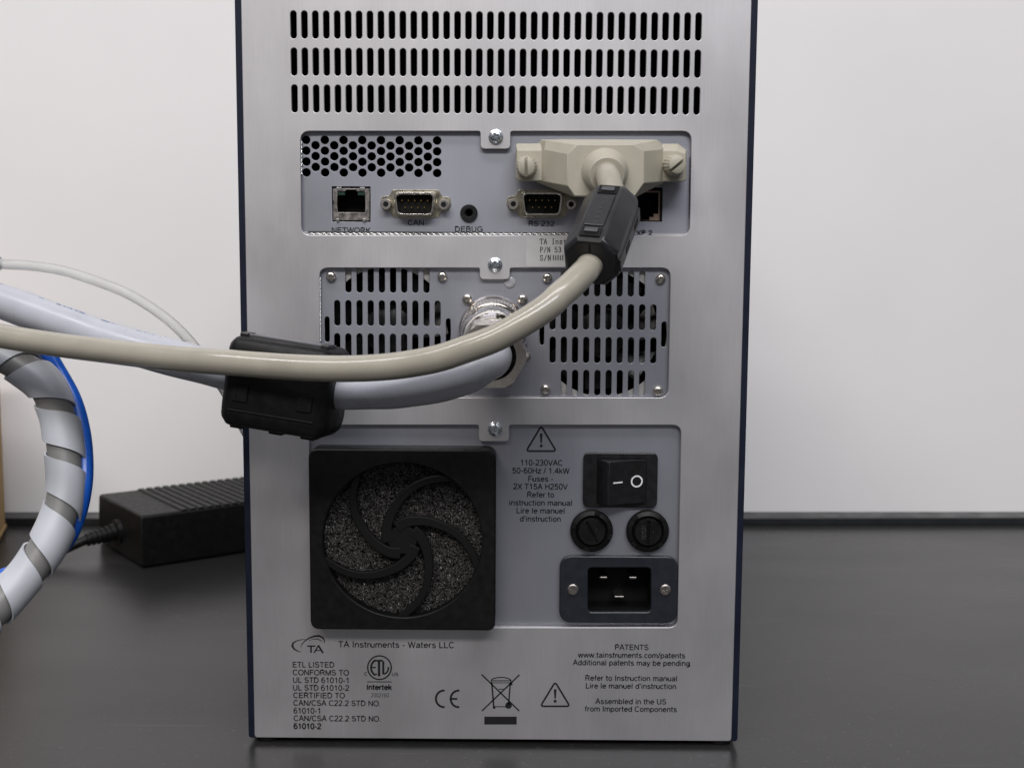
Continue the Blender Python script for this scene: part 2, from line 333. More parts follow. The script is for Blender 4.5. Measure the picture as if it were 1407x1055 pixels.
# ------------------------------------------------------------------ printing helpers (flat ink on real faces)
# a plain grotesque drawn as pen strokes on a grid: capitals 14 high, small letters 10.2
def E(cx, cy, rx, ry, a0, a1, n=10):
    return [(cx+rx*math.cos(math.radians(a0+(a1-a0)*i/n)), cy+ry*math.sin(math.radians(a0+(a1-a0)*i/n))) for i in range(n+1)]
FT = {' ': (4, []), '-': (5, [[(0.8,5),(4.4,5)]]), '.': (3.6, [[(1.8,0),(1.8,1.7)]]), '/': (4.6, [[(0.2,-.3),(4.4,14.3)]]), "'": (2.8, [[(1.4,14),(1.4,10)]]),
 '0': (8.6, [E(4.3,7,3.3,6.9,90,450,20)]), '1': (8.6, [[(1.6,10.6),(3.4,11.6),(5,13.8)],[(5,14),(5,0)]]), '2': (8.6, [E(4.2,10.2,3.2,3.7,165,-30,9)+[(1,0.8),(1,.7),(7.8,.7)]]),
 '3': (8.6, [E(4,10.6,2.8,3.3,160,-80,9)+E(4,3.9,3.3,3.8,80,-160,10)]), '4': (8.6, [[(6,0),(6,13.6),(.8,4.2),(8.2,4.2)]]), '5': (8.6, [[(7.4,13.4),(2.4,13.4),(1.6,7.4)]+E(4.1,4.6,3.4,4.4,130,-160,12)]),
 '6': (8.6, [E(4.4,4.4,3.3,4.2,0,360,16), E(4.8,7.2,3.8,6.7,55,190,10)]), '7': (8.6, [[(1,13.3),(7.6,13.3),(4.8,7.6),(3.4,0)]]),
 'A': (10.2, [[(.4,0),(5.1,14),(9.8,0)],[(2.2,5),(8,5)]]), 'B': (9.8, [[(1.4,0),(1.4,14)],[(1.4,13.3),(5.6,13.3)]+E(5.6,10.3,2.7,3,90,-90,8)+[(1.4,7.3)],[(5.6,7.3)]+E(5.8,4,3,3.3,90,-90,8)+[(1.4,.7)]]),
 'C': (10.6, [E(5.6,7,4.6,6.6,42,318,18)]), 'D': (10.6, [[(1.5,.7),(1.5,13.3),(5,13.3)]+E(5,7,4.6,6.3,90,-90,12)+[(1.5,.7)]]), 'E': (9.6, [[(9,.7),(1.6,.7),(1.6,13.3),(8.8,13.3)],[(1.6,7.3),(8.2,7.3)]]),
 'F': (8.8, [[(1.6,0),(1.6,13.3),(8.4,13.3)],[(1.6,7),(7.4,7)]]), 'G': (11.2, [E(5.8,7,4.8,6.6,45,330,18),[(6,6.8),(10.2,6.8),(10.2,2.6)]]), 'H': (10.6, [[(1.5,0),(1.5,14)],[(9.1,0),(9.1,14)],[(1.5,7.3),(9.1,7.3)]]),
 'I': (3.8, [[(1.9,0),(1.9,14)]]), 'K': (9.8, [[(1.5,0),(1.5,14)],[(9,14),(1.7,5.4)],[(4.2,8.2),(9.4,0)]]), 'L': (8.2, [[(1.5,14),(1.5,.7),(7.9,.7)]]),
 'M': (12, [[(1.4,0),(1.4,14)],[(1.4,13.6),(6,.6),(10.6,13.6)],[(10.6,14),(10.6,0)]]), 'N': (10.6, [[(1.4,0),(1.4,14)],[(1.5,13.6),(9.1,.4)],[(9.2,0),(9.2,14)]]), 'O': (11.2, [E(5.6,7,4.8,6.6,90,450,24)]),
 'P': (9.6, [[(1.5,0),(1.5,14)],[(1.5,13.3),(5.6,13.3)]+E(5.6,9.9,3,3.4,90,-90,9)+[(1.5,6.5)]]), 'R': (10.4, [[(1.5,0),(1.5,14)],[(1.5,13.3),(6,13.3)]+E(6,10.1,3,3.2,90,-90,9)+[(1.5,6.9)],[(6,6.9),(9.6,0)]]),
 'S': (9.6, [E(4.8,10.3,3.4,3.2,25,250,12)+E(4.8,4,3.8,3.4,70,-165,12)]), 'T': (9, [[(4.5,0),(4.5,13.3)],[(.2,13.3),(8.8,13.3)]]), 'U': (10.6, [[(1.5,14),(1.5,5)]+E(5.3,4.9,3.8,4.5,180,360,12)+[(9.1,14)]]),
 'V': (9.6, [[(.3,14),(4.8,.4),(9.3,14)]]), 'W': (13.6, [[(.3,14),(3.6,.4),(6.8,13.6),(10,.4),(13.3,14)]]), 'X': (9.6, [[(.6,14),(9,0)],[(9,14),(.6,0)]]),
 'a': (8.4, [E(4.2,7.1,2.9,2.6,160,0,8)+[(7.1,2),(7.9,0)],[(7,5.9),(4,5.4)]+E(3.2,2.8,2.2,2.3,110,300,9)+[(7,2.4)]]), 'b': (8.6, [[(1.2,0),(1.2,14)],E(4.4,4.9,3.1,4.5,0,360,16)]),
 'c': (7.6, [E(4.2,5,3.3,4.5,45,315,14)]), 'd': (8.6, [[(7.3,0),(7.3,14)],E(4.1,4.9,3.1,4.5,0,360,16)]), 'e': (8.4, [[(1,5.4),(7.4,5.4)]+E(4.2,5,3.2,4.5,5,322,18)]),
 'f': (4.6, [[(2,0),(2,11)]+E(4,11.4,2,2,180,80,6),[(.3,9.6),(4.2,9.6)]]), 'g': (8.6, [E(4.1,5.1,3,4.4,0,360,16),[(7.2,10),(7.2,-.6)]+E(4.2,-.6,3,2.7,0,-160,8)]), 'h': (8.4, [[(1.3,0),(1.3,14)],[(1.3,6)]+E(4.2,6.2,2.9,3.4,160,0,8)+[(7.1,0)]]),
 'i': (3.4, [[(1.7,0),(1.7,10)],[(1.7,12.4),(1.7,14)]]), 'k': (7.6, [[(1.2,0),(1.2,14)],[(6.8,10),(1.4,4.6)],[(3.4,6.4),(7.2,0)]]), 'l': (3.4, [[(1.7,0),(1.7,14)]]),
 'm': (12.6, [[(1.3,0),(1.3,10)],[(1.3,6.4)]+E(3.9,6.6,2.5,2.9,160,0,7)+[(6.4,0)],[(6.4,6.4)]+E(8.9,6.6,2.5,2.9,160,0,7)+[(11.4,0)]]), 'n': (8.4, [[(1.3,0),(1.3,10)],[(1.3,6)]+E(4.2,6.2,2.9,3.4,160,0,8)+[(7.1,0)]]),
 'o': (8.4, [E(4.2,5,3.2,4.5,0,360,18)]), 'p': (8.6, [[(1.2,-3.6),(1.2,10)],E(4.4,5,3.1,4.5,0,360,16)]), 'r': (5.2, [[(1.3,0),(1.3,10)],[(1.3,6.4)]+E(4.2,6.4,2.9,3,180,75,6)]),
 's': (7.6, [E(3.8,7.3,2.5,2.2,25,255,9)+E(3.8,2.8,2.8,2.4,75,-160,9)]), 't': (4.6, [[(1.9,13.4),(1.9,2.4)]+E(3.5,2.2,1.6,1.6,180,290,5),[(-.1,9.7),(4.5,9.7)]]), 'u': (8.4, [[(1.2,10),(1.2,3.6)]+E(4.1,3.6,2.9,3.1,180,340,8),[(7.1,0),(7.1,10)]]),
 'w': (11.4, [[(.3,10),(3,.6),(5.7,9.6),(8.4,.6),(11.1,10)]]), 'y': (7.6, [[(.4,10),(3.9,.4)],[(7.2,10),(3.5,-1.6),(2.6,-3),(.8,-3)]]), 'z': (7.6, [[(.8,9.5),(6.8,9.5),(.6,.7),(7,.7)]])}
def add_text(mb, s, x0, x1, base, cap, Y, bold=1.0):
    """s spans photo x0..x1 on the plane at depth Y, baseline at photo y = base, capitals cap px high"""
    x = 0; strokes = []
    for ch in s:
        adv, st = FT[ch]
        for q in st: strokes.append([(x+a, b) for a, b in q])
        x += adv+0.7
    mn = min(p[0] for q in strokes for p in q)-.7; mx = max(p[0] for q in strokes for p in q)+.7
    a = U(x0, base, Y); b = U(x1, base, Y); t = U((x0+x1)/2, base-cap, Y); zb = (a.z+b.z)/2
    sx = (b.x-a.x)/(mx-mn); sz = (t.z-zb)/14; w_ = 0.5*2.4*sz*bold
    for q in strokes: pen(mb, [Vector((a.x+(px-mn)*sx, zb+py*sz)) for px, py in q], [w_]*len(q), Y)
def stroke(mb, pts, wd, Y, closed=False):
    """constant or tapered pen line through photo px points; widths in px; sharp corners are butted"""
    k = (U(601, 500, Y).x-U(600, 500, Y).x)
    pen(mb, [Vector(S(x, y, Y)) for x, y in pts], [w_*k/2 for w_ in (wd if isinstance(wd, (list, tuple)) else [wd]*len(pts))], Y, closed)
def pen(mb, P, W, Y, closed=False):
    n = len(P)
    if not closed:
        cuts = [0]
        for i in range(1, n-1):
            if (P[i]-P[i-1]).angle(P[i+1]-P[i], 0) > 0.9: cuts.append(i)
        cuts.append(n-1)
        if len(cuts) > 2:
            for a, b in zip(cuts, cuts[1:]):
                Q = [p.copy() for p in P[a:b+1]]; w0 = W[a]*0.9
                if a > 0: Q[0] += (Q[0]-Q[1]).normalized()*w0
                if b < n-1: Q[-1] += (Q[-1]-Q[-2]).normalized()*w0
                pen(mb, Q, W[a:b+1], Y)
            return
    L, R = [], []
    for i in range(n):
        if closed: d0 = (P[i]-P[i-1]); d1 = (P[(i+1) % n]-P[i])
        else: d0 = P[i]-P[i-1] if i else P[1]-P[0]; d1 = P[i+1]-P[i] if i < n-1 else P[-1]-P[-2]
        d0 = d0.normalized(); d1 = d1.normalized(); n0 = Vector((-d0.y, d0.x)); n1 = Vector((-d1.y, d1.x)); mi = (n0+n1)
        mi = mi/max(mi.length_squared/2, 0.35) if mi.length > 1e-6 else n0
        L.append(P[i]+mi*W[i]); R.append(P[i]-mi*W[i])
    vs = [(p.x, Y, p.y) for p in L]+[(p.x, Y, p.y) for p in R]
    fs = [(i, i+1, n+i+1, n+i) for i in range(n-1)]
    if closed: fs.append((n-1, 0, n, 2*n-1))
    mb.add(vs, fs)
def blob(mb, cx, cy, r, Y, n=16):
    pts = [S(cx+r*math.cos(2*math.pi*i/n), cy+r*math.sin(2*math.pi*i/n), Y) for i in range(n)]
    mb.add([(x, Y, z) for x, z in pts], [tuple(range(n))])
def quad(mb, x0, y0, x1, y1, Y):
    pts = [S(x0, y0, Y), S(x1, y0, Y), S(x1, y1, Y), S(x0, y1, Y)]
    mb.add([(x, Y, z) for x, z in pts], [(0, 1, 2, 3)])
def arc(cx, cy, rx, ry, a0, a1, n=16, rot=0):
    o = []
    for i in range(n+1):
        a = math.radians(a0+(a1-a0)*i/n); x, y = rx*math.cos(a), -ry*math.sin(a); r = math.radians(rot)
        o.append((cx+x*math.cos(r)-y*math.sin(r), cy+x*math.sin(r)+y*math.cos(r)))
    return o

# ================================================================== SETTING
def setting():
    a = T(0, 722); b = T(1406, 721); d = (b-a).normalized(); nrm = Vector((-d.y, d.x, 0))
    if nrm.y < 0: nrm = -nrm
    HS = 0.0059; dep = 0.0225
    mid = (a+b)/2
    # bench: one slab
    mb = MB(); ax, ay = d, nrm
    c = mid + ay*(dep-0.9/2-0.00) + Vector((0, 0, -0.015)) ; c.z = ZT-0.015
    mb.obox(c, ax, ay, Vector((0, 0, 1)), 1.3, 0.9/2+0.2, 0.015)
    o = part('bench_top', mb, 'bench', None, bevel=0.001); o['kind'] = 'structure'; o['label'] = 'black laminate bench top'
    mb = MB(); mb.obox(mid+ay*(dep/2)+Vector((0, 0, HS/2)), ax, ay, Vector((0, 0, 1)), 1.3, dep/2, HS/2)
    o = part('bench_upstand', mb, 'upstand', o, bevel=0.0006)
    mb = MB(); mb.obox(mid+ay*(dep+0.02)+Vector((0, 0, 0.5)), ax, ay, Vector((0, 0, 1)), 1.3, 0.02, 0.9)
    o = part('wall', mb, 'wall', None); o['kind'] = 'structure'; o['label'] = 'plain white painted wall'
setting()

# ================================================================== INSTRUMENT
INST = empty('instrument', (0, 0.16, ZT), 'tall laboratory instrument seen from the back, brushed metal plate with vents, sockets and fan filter', 'instrument')
YP = 0.0026          # recessed panels sit this far behind the face
HX = 0.103
ZTOP = 0.3115
# ---- three recess outlines with the screw tab at the top
def recess(xl, xr, yt, yb, tabl, tabr, taby, r=9):
    k = 0.0003
    pts = [S(xl, yt), S(tabl, yt), S(tabl, taby), S(tabr, taby), S(tabr, yt), S(xr, yt), S(xr-(yb-yt)*0.019, yb), S(xl+(yb-yt)*0.010, yb)]
    rr = r*0.00046; t = 0.0016
    return rpoly(pts, [rr, t*0.8, t, t, t*0.8, rr, rr, rr], 6)
R1 = recess(412.0, 951.0, 179.6, 324.0, 660.8, 700.7, 203.9)
R2 = recess(437.8, 922.3, 367.3, 547.0, 659.8, 700.0, 383.0)
R3 = recess(424.0, 936.8, 583.0, 862.3, 658.5, 699.0, 605.8)
def rear_plate():
    zb = 0.0
    outer = rpoly([(-HX, zb), (HX, zb), (HX, ZTOP), (-HX, ZTOP)], 0.0012, 3)
    holes = [R1, R2, R3]
    for (yt, yb) in ((15.6, 55.8), (66.6, 106.8), (117.2, 157.4)):
        z1 = U(682, yt, 0).z; z0 = U(682, yb, 0).z
        for i in range(38): holes.append(stadium(-0.0821+0.0044365*i, z0, z1, 0.00292))
    o = sheet('rear_plate', [outer]+holes, 0.0, 0.0016, 'plate', INST, bev=0.00024)
    return o
plate = rear_plate()
# ---- navy housing: open tube plus back wall, thin dark edge round the plate
HO = 0.1056
o = sheet('housing', [rect(-HO, -0.0002, HO, ZTOP+0.0022, 0.0012), rect(-HX-0.0002, 0.0011, HX+0.0002, ZTOP+0.0002, 0.0003)], 0.0002, 0.325, 'blue', INST, bev=0.0003)
sheet('chassis_shade_liner', [rect(-HX+0.0006, 0.0016, HX-0.0006, ZTOP-0.001), rect(-HX+0.0016, 0.0026, HX-0.0016, ZTOP-0.002)], 0.0022, 0.31, 'inside', INST)  # added near-black liner so the depth behind the openings looks unlit
sheet('chassis_back', [rect(-HX+0.001, 0.002, HX-0.001, ZTOP-0.001)], 0.30, 0.002, 'inside', INST)
for sx in (-1, 1):
    for y in (0.006, 0.30):
        mb = MB(); mb.lathe((sx*0.0985, y, ZT), (0, 0, 1), [(0, 0.0052), (0.0018, 0.0055), (0.0023, 0.005)], 20)
        part('foot', mb, 'black', INST, 40)
# internal baffles hinted behind the vents
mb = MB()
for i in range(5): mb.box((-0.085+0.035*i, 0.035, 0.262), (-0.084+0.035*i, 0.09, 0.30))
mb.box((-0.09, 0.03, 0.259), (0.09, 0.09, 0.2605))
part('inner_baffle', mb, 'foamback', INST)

# ---- recessed panels
def z_at(y, Y=YP): return U(682, y, Y).z
def connector_panel():
    z0 = z_at(319.4); z1 = z_at(172)
    xl = S(404, 250, YP)[0]; xr = S(958, 250, YP)[0]
    holes = []
    for i in range(15):
        x = S(420.6, 200, YP)[0] + (S(600.6, 200, YP)[0]-S(420.6, 200, YP)[0])*i/14
        if i % 2 == 0: ys = [193.9+14.93*k for k in range(4)]
        else: ys = [201.4+14.93*k for k in range(3)]
        for y in ys: holes.append(circle(x, z_at(y), 0.00186, 16))
    holes.append(rect(*S(456.2, 305.0, YP), *S(509.2, 256.2, YP)))
    holes.append(rect(*S(862.0, 305.0, YP), *S(911.0, 257.5, YP)))
    holes.append(circle(*S(644.4, 293, YP), 0.0030, 20))
    for cx in (571.2, 744.7): holes.append(rect(*S(cx-26, 295, YP), *S(cx+26, 268, YP), 0.001))
    sheet('connector_panel', [rect(xl, z0, xr, z1)]+holes, YP, 0.0010, 'panel', INST, bev=0.00010)
connector_panel()
def fan_panel():
    z0 = z_at(543.6); z1 = z_at(360); xl = S(430, 450, YP)[0]; xr = S(930, 450, YP)[0]
    holes = []
    def col(x, ya, yb, wd=9.0):
        X = S(x, (ya+yb)/2, YP)[0]; holes.append(stadium(X, z_at(ya), z_at(yb), wd*0.000305))
    for i in range(10):
        x = 463.4+15.32*i
        col(x, 413.3, 449.5); col(x, 458.9, 495.2)
        if 0 < i < 9: col(x, 367.6, 403.8); col(x, 504.6, 540.8)
    col(449.5, 436, 471.8, 7.5); col(616, 437.5, 473, 7.5)
    for i in range(10):
        x = 759.4+15.36*i
        col(x, 416.5, 453); col(x, 461.7, 498.6)
        if 0 < i < 9: col(x, 370.6, 407.1); col(x, 507, 543.0)
    col(912.5, 440, 475.8, 8.3); col(744.3, 441, 474.3, 7.5)
    holes.append(circle(*S(678, 453, YP), 0.0120, 24))
    sheet('fan_panel', [rect(xl, z0, xr, z1)]+holes, YP, 0.0010, 'panel', INST, bev=0.00010)
fan_panel()
def power_panel():
    z0 = z_at(858.6); z1 = z_at(576); xl = S(416, 700, YP)[0]; xr = S(945, 700, YP)[0]
    sheet('power_panel', [rect(xl, z0, xr, z1), rect(*S(806, 691, YP), *S(899, 627, YP)), circle(*S(813.3, 730, YP), 0.0066), circle(*S(890.5, 730.5, YP), 0.0066),
        rect(*S(806, 842, YP), *S(896, 778, YP))], YP, 0.0010, 'panel', INST, bev=0.00010)
power_panel()
# chassis lips seen below each panel
for (xl, xr, y0, y1) in ((406, 955, 319.9, 330), (432, 927, 544.4, 553), (418, 940, 859.4, 868)):
    sheet('chassis_lip', [rect(S(xl, y1, YP)[0], U(682, y1, YP).z, S(xr, y1, YP)[0], U(682, y0, YP).z)], YP-0.0003, 0.0008, 'plate', INST, bev=0.0001)

# ---- braided gasket strands at the recess edges
def rope(p0, p1, r, strand, pitch):
    p0, p1 = Vector(p0), Vector(p1); L = (p1-p0).length; t = (p1-p0).normalized()
    a = Vector((0, 1, 0)); b = t.cross(a); mb = MB(); N = int(L/pitch*10)
    for ph in (0, math.pi):
        path = [p0+t*(L*i/N)+(a*math.cos(2*math.pi*(L*i/N)/pitch+ph)+b*math.sin(2*math.pi*(L*i/N)/pitch+ph))*r for i in range(N+1)]
        mb.tube(path, strand, 7)
    return mb
_g = MB(); _a = U(423, 324.2, 0.0015); _b = U(800, 319.8, 0.0015); _g.box((_a.x, 0.0018, _a.z), (_b.x, 0.0022, _b.z)); part('gasket_shade_strip', _g, 'shadowgap', INST)  # added dark strip, paints the shade in the gaps of the strands
part('braided_gasket', rope(U(423, 322.0, 0.0012), U(800, 322.6, 0.0012), 0.00042, 0.00030, 0.0050), 'gasket', INST, 60)
part('braided_gasket', rope(U(413.2, 193, 0.0014), U(413.8, 240, 0.0014), 0.0003, 0.00022, 0.0036), 'gasket', INST, 60)
part('braided_gasket', rope(U(439.0, 380, 0.0014), U(439.8, 470, 0.0014), 0.0003, 0.00022, 0.0034), 'gasket', INST, 60)
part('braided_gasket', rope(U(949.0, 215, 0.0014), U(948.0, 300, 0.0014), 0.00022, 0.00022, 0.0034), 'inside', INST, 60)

# ---- screws
def phillips_mesh(r, h, slotw, recess=0.0009, n=28):
    mb = MB(); mb.lathe((0, 0, 0), (0, -1, 0), [(0, r), (h*0.45, r), (h*0.75, r*0.90), (h*0.93, r*0.68), (h, r*0.35), (h, r*0.01)], n)
    me = mb.mesh('screw_head')
    cs = []
    for ang in (0.45, 0.45+math.pi/2):
        c = MB(); ax = Vector((math.cos(ang), 0, math.sin(ang))); az = Vector((-math.sin(ang), 0, math.cos(ang)))
        c.obox((0, -h, 0), ax, Vector((0, 1, 0)), az, r*0.55, recess, slotw/2); cs.append(c.mesh('c'))
    me = boolean(me, cs); shade(me, 40); me.materials.clear(); return me
def hex_screw_mesh(r, h):
    mb = MB(); mb.lathe((0, 0, 0), (0, -1, 0), [(0, r), (h*0.6, r), (h*0.85, r*0.86), (h, r*0.6), (h, r*0.01)], 24)
    c = MB(); c.lathe((0, -h-0.0002, 0), (0, 1, 0), [(0, r*0.42), (h*0.55, r*0.40)], 6)
    me = boolean(mb.mesh('screw_head'), [c.mesh('c')]); shade(me, 40); me.materials.clear(); return me
SM1 = phillips_mesh(0.0027, 0.0016, 0.0009, 0.0012); SM1.materials.append(M['zinc'])
SM2 = hex_screw_mesh(0.00205, 0.0021); SM2.materials.append(M['nickel'])
SM3 = phillips_mesh(0.0024, 0.0007, 0.0007, 0.0006); SM3.materials.append(M['tin'])
def washer(parent, p, r, m='zinc', th=0.0004):
    mb = MB(); mb.lathe(p, (0, -1, 0), [(0, r), (th*0.8, r), (th, r*0.95)], 28); return part('washer', mb, m, parent, 40)
for i, (px, py) in enumerate(((681.3, 188.4), (680.2, 364.0), (680.0, 589.0))):
    p = U(px, py, 0); s = link('plate_screw', SM1, None, INST, p+Vector((0, -0.0003, 0))); s.rotation_euler = (0, 0.4*i, 0)
    washer(s, p, 0.0030)
for i, (px, py) in enumerate(((455.2, 380), (608, 380.3), (752, 382.0), (907.3, 383.2), (749.6, 534.6), (904, 536.8), (457, 532), (607, 533))):
    p = U(px, py, YP); s = link('fan_screw', SM2, None, INST, p); s.rotation_euler = (0, 0.7*i, 0)

# ---- fans behind the grilles
def fan(cx, cy):
    c = U(cx, cy, YP+0.002); root = None
    R = 0.0268; hs = 0.030
    fr = sheet('fan', [rect(c.x-hs, c.z-hs, c.x+hs, c.z+hs, 0.002), circle(c.x, c.z, R, 48)], YP+0.0016, 0.0012, 'fan_metal', INST, bev=0.0001)
    sheet('fan_shroud', [rect(c.x-hs+.0002, c.z-hs+.0002, c.x+hs-.0002, c.z+hs-.0002, 0.002), circle(c.x, c.z, R+0.0004, 48)], YP+0.003, 0.012, 'blackin', fr)
    mb = MB(); mb.lathe((c.x, YP+0.006, c.z), (0, 1, 0), [(0, 0.0095), (0.0006, 0.0105), (0.009, 0.0105)], 32); part('hub', mb, 'switch', fr, 40)
    for k in range(7):
        a0 = 2*math.pi*k/7; mb = MB(); rings = []
        for j in range(6):
            r = 0.010+(R-0.0115)*j/5; a = a0+0.25*j/5
            pts = []
            for s, yy in ((-0.30, 0.007), (0.30, 0.013)):
                for dy in (0, 0.0006):
                    pts.append(Vector((c.x+r*math.cos(a+s), YP+yy+dy, c.z+r*math.sin(a+s))))
            rings.append([pts[0], pts[2], pts[3], pts[1]])
        mb.loft(rings); part('blade', mb, 'switch', fr, 40)
fan(532.5, 454.5); fan(828.5, 458.0)

# ---- network port (metal shielded socket)
def network_port():
    p0 = U(458.2, 302.6, YP); p1 = U(507.4, 259.6, YP); Y = YP-0.0003
    x0, z0, x1, z1 = p0.x, p0.z, p1.x, p1.z; W = x1-x0; H = z1-z0
    def X(f): return x0+W*f
    def Z(f): return z0+H*f
    cav = [(X(.12), Z(.24)), (X(.88), Z(.24)), (X(.90), Z(.45)), (X(.88), Z(.92)), (X(.66), Z(.92)), (X(.66), Z(.97)), (X(.34), Z(.97)), (X(.34), Z(.92)), (X(.12), Z(.92)), (X(.10), Z(.45))]
    sh = sheet('network_port', [[(X(0), Z(.0)), (X(1), Z(.0)), (X(1), Z(1)), (X(0), Z(1))], cav], Y, 0.0008, 'tin', INST, bev=0.00008)
    sheet('socket_wall', [[(X(0), Z(0)), (X(1), Z(0)), (X(1), Z(1)), (X(0), Z(1))], cav], Y+0.0009, 0.011, 'blackin', sh)
    mb = MB(); mb.box((X(0), Y+0.0105, Z(0)), (X(1), Y+0.012, Z(1))); part('socket_back', mb, 'blackin', sh)
    for a, b in ((.13, .32), (.68, .87)):
        mb = MB(); mb.box((X(a), Y+0.0006, Z(.80)), (X(b), Y+0.004, Z(.915))); part('light_window', mb, 'green', sh)
    for a, b, c, d, y in ((.10, .24, .95, 1.04, -.0005), (.74, .88, .95, 1.04, -.0005), (.08, .16, -.05, .05, -.0004), (.82, .90, -.05, .05, -.0004)):
        mb = MB(); mb.box((X(a), Y+y, Z(c)), (X(b), Y+0.0002, Z(d))); part('spring_tab', mb, 'gasket', sh, bevel=0.0001)
    for k in range(8):
        mb = MB(); x = X(.27+.46*k/7); mb.obox((x, Y+0.005, Z(.29)), Vector((1, 0, 0)), Vector((0, .9, .3)).normalized(), Vector((0, -.3, .9)).normalized(), 0.00018, 0.0030, 0.00012)
        part('contact', mb, 'gold', sh)
    for s in (0, 1):
        mb = MB(); xx = X(-.004) if s == 0 else X(1.004); mb.box((min(xx, xx), Y-0.0001, Z(.50)), (xx+0.0003, Y+0.0003, Z(.62))) ; part('side_spring', mb, 'blackin', sh)
network_port()
def expansion_port():
    p0 = U(863, 304.2, YP); p1 = U(910.2, 260, YP); Y = YP-0.0001; x0, z0, x1, z1 = p0.x, p0.z, p1.x, p1.z; W = x1-x0; H = z1-z0
    def X(f): return x0+W*f
    def Z(f): return z0+H*f
    cav = [(X(.10), Z(.22)), (X(.24), Z(.22)), (X(.24), Z(.12)), (X(.36), Z(.12)), (X(.36), Z(.04)), (X(.64), Z(.04)), (X(.64), Z(.14)), (X(.76), Z(.14)), (X(.76), Z(.24)), (X(.90), Z(.24)), (X(.90), Z(.90)), (X(.10), Z(.90))]
    out = [(X(0), Z(0)), (X(1), Z(0)), (X(1), Z(1)), (X(0), Z(1))]
    e = sheet('expansion_port', [out, rect(X(.05), Z(.02), X(.95), Z(.95), 0)], Y, 0.0012, 'blackin', INST, bev=0.0001)
    sheet('inner_shield', [rect(X(.05), Z(.02), X(.95), Z(.95), 0), cav], Y+0.0012, 0.001, 'copper', e)
    sheet('socket_wall', [out, cav], Y+0.0023, 0.01, 'blackin', e)
    mb = MB(); mb.box((X(0), Y+0.0122, Z(0)), (X(1), Y+0.0132, Z(1))); part('socket_back', mb, 'blackin', e)
expansion_port()

# ---- nine-pin serial ports
def dshape(cx, cz, wt, wb, h, r):
    return rpoly([(cx-wb/2, cz-h/2), (cx+wb/2, cz-h/2), (cx+wt/2, cz+h/2), (cx-wt/2, cz+h/2)], r, 6)
def serial_port():
    c = U(571.2, 281.4, YP); k = 0.000305
    cx, cz = c.x, c.z
    lob = []
    base = dshape(cx, cz+0.2*k, 63*k, 56*k, 37*k, 8*k)
    # flange with two round lobes
    fl = sheet('serial_port', [rpoly([(cx-30*k, cz-17*k), (cx+30*k, cz-17*k), (cx+36*k, cz-8*k), (cx+44*k, cz-8*k), (cx+48*k, cz), (cx+46*k, cz+10*k), (cx+36*k, cz+11*k), (cx+31*k, cz+19.5*k),
              (cx-31*k, cz+19.5*k), (cx-36*k, cz+11*k), (cx-46*k, cz+10*k), (cx-48*k, cz), (cx-44*k, cz-8*k), (cx-36*k, cz-8*k)], 2.5*k, 4)], YP-0.0004, 0.0004, 'chromate', INST, bev=0.0001)
    sheet('skirt', [dshape(cx, cz, 59*k, 52*k, 34*k, 8*k)], YP-0.0010, 0.0006, 'chromate', fl, bev=0.0002)
    sheet('shell', [dshape(cx, cz, 54.5*k, 48*k, 29.5*k, 7.5*k), dshape(cx, cz, 51*k, 44.6*k, 26.3*k, 6.3*k)], YP-0.0056, 0.0048, 'nickel', fl, bev=0.00012)
    sheet('insert', [dshape(cx, cz, 50.9*k, 44.5*k, 26.2*k, 6.2*k)], YP-0.0014, 0.0004, 'blackin', fl)
    for row, n, x0 in ((4.8, 5, -17.2), (-4.3, 4, -12.9)):
        for i in range(n):
            mb = MB(); mb.lathe((cx+(x0+8.55*i)*k, YP-0.0012, cz+row*k), (0, -1, 0), [(0, 0.00042), (0.0030, 0.00042), (0.0034, 0.0002)], 10)
            part('pin', mb, 'gold', fl, 40)
    for s in (-1, 1):
        o_ = Vector((cx+s*38.8*k, YP-0.0004, cz-0.3*k))
        mb = MB(); mb.lathe(o_, (0, -1, 0), [(0, 0.0022), (0.0040, 0.0022), (0.0046, 0.0020), (0.0046, 0.0011), (0.0018, 0.0010)], 6 if s == 0 else 24)
        j = part('jack_screw', mb, 'satin_nickel', fl, 35)
        mb = MB(); mb.lathe(o_+Vector((0, -0.0044, 0)), (0, 1, 0), [(0, 0.00112), (0.002, 0.00112)], 16); part('threaded_hole', mb, 'blackin', fl)
    return fl
sp = serial_port()
d = U(744.7, 281.1, YP)-U(571.2, 281.4, YP)
copy_tree(sp, INST, Vector((d.x, 0, d.z)))
# ---- debug jack
def jack():
    c = U(644.4, 293, YP)
    mb = MB(); mb.lathe(c, (0, -1, 0), [(0, 0.0036), (0.0010, 0.0036), (0.0014, 0.0033), (0.0014, 0.0019), (0.0002, 0.0017), (-0.004, 0.0017)], 36, caps=False)
    j = part('audio_jack', mb, 'switch', INST, 35)
    mb = MB(); mb.lathe(c+Vector((0, -0.0009, 0)), (0, 1, 0), [(0, 0.0019), (0.0002, 0.00145), (0.004, 0.00145)], 24, caps=False); part('jack_liner', mb, 'blackin', j, 35)
    mb = MB(); mb.lathe(c+Vector((0, 0.003, 0)), (0, 1, 0), [(0, 0.002), (0.001, 0.002)], 24); part('jack_back', mb, 'blackin', j)
jack()
# ---- milky light pipe dome
c = U(700.3, 387.5, YP)
mb = MB(); mb.lathe(c, (0, -1, 0), [(0, 0.0026), (0.0004, 0.0025), (0.0007, 0.0019), (0.0009, 0.0010), (0.0009, 0.0001)], 28); part('light_pipe', mb, 'lens', INST, 50)

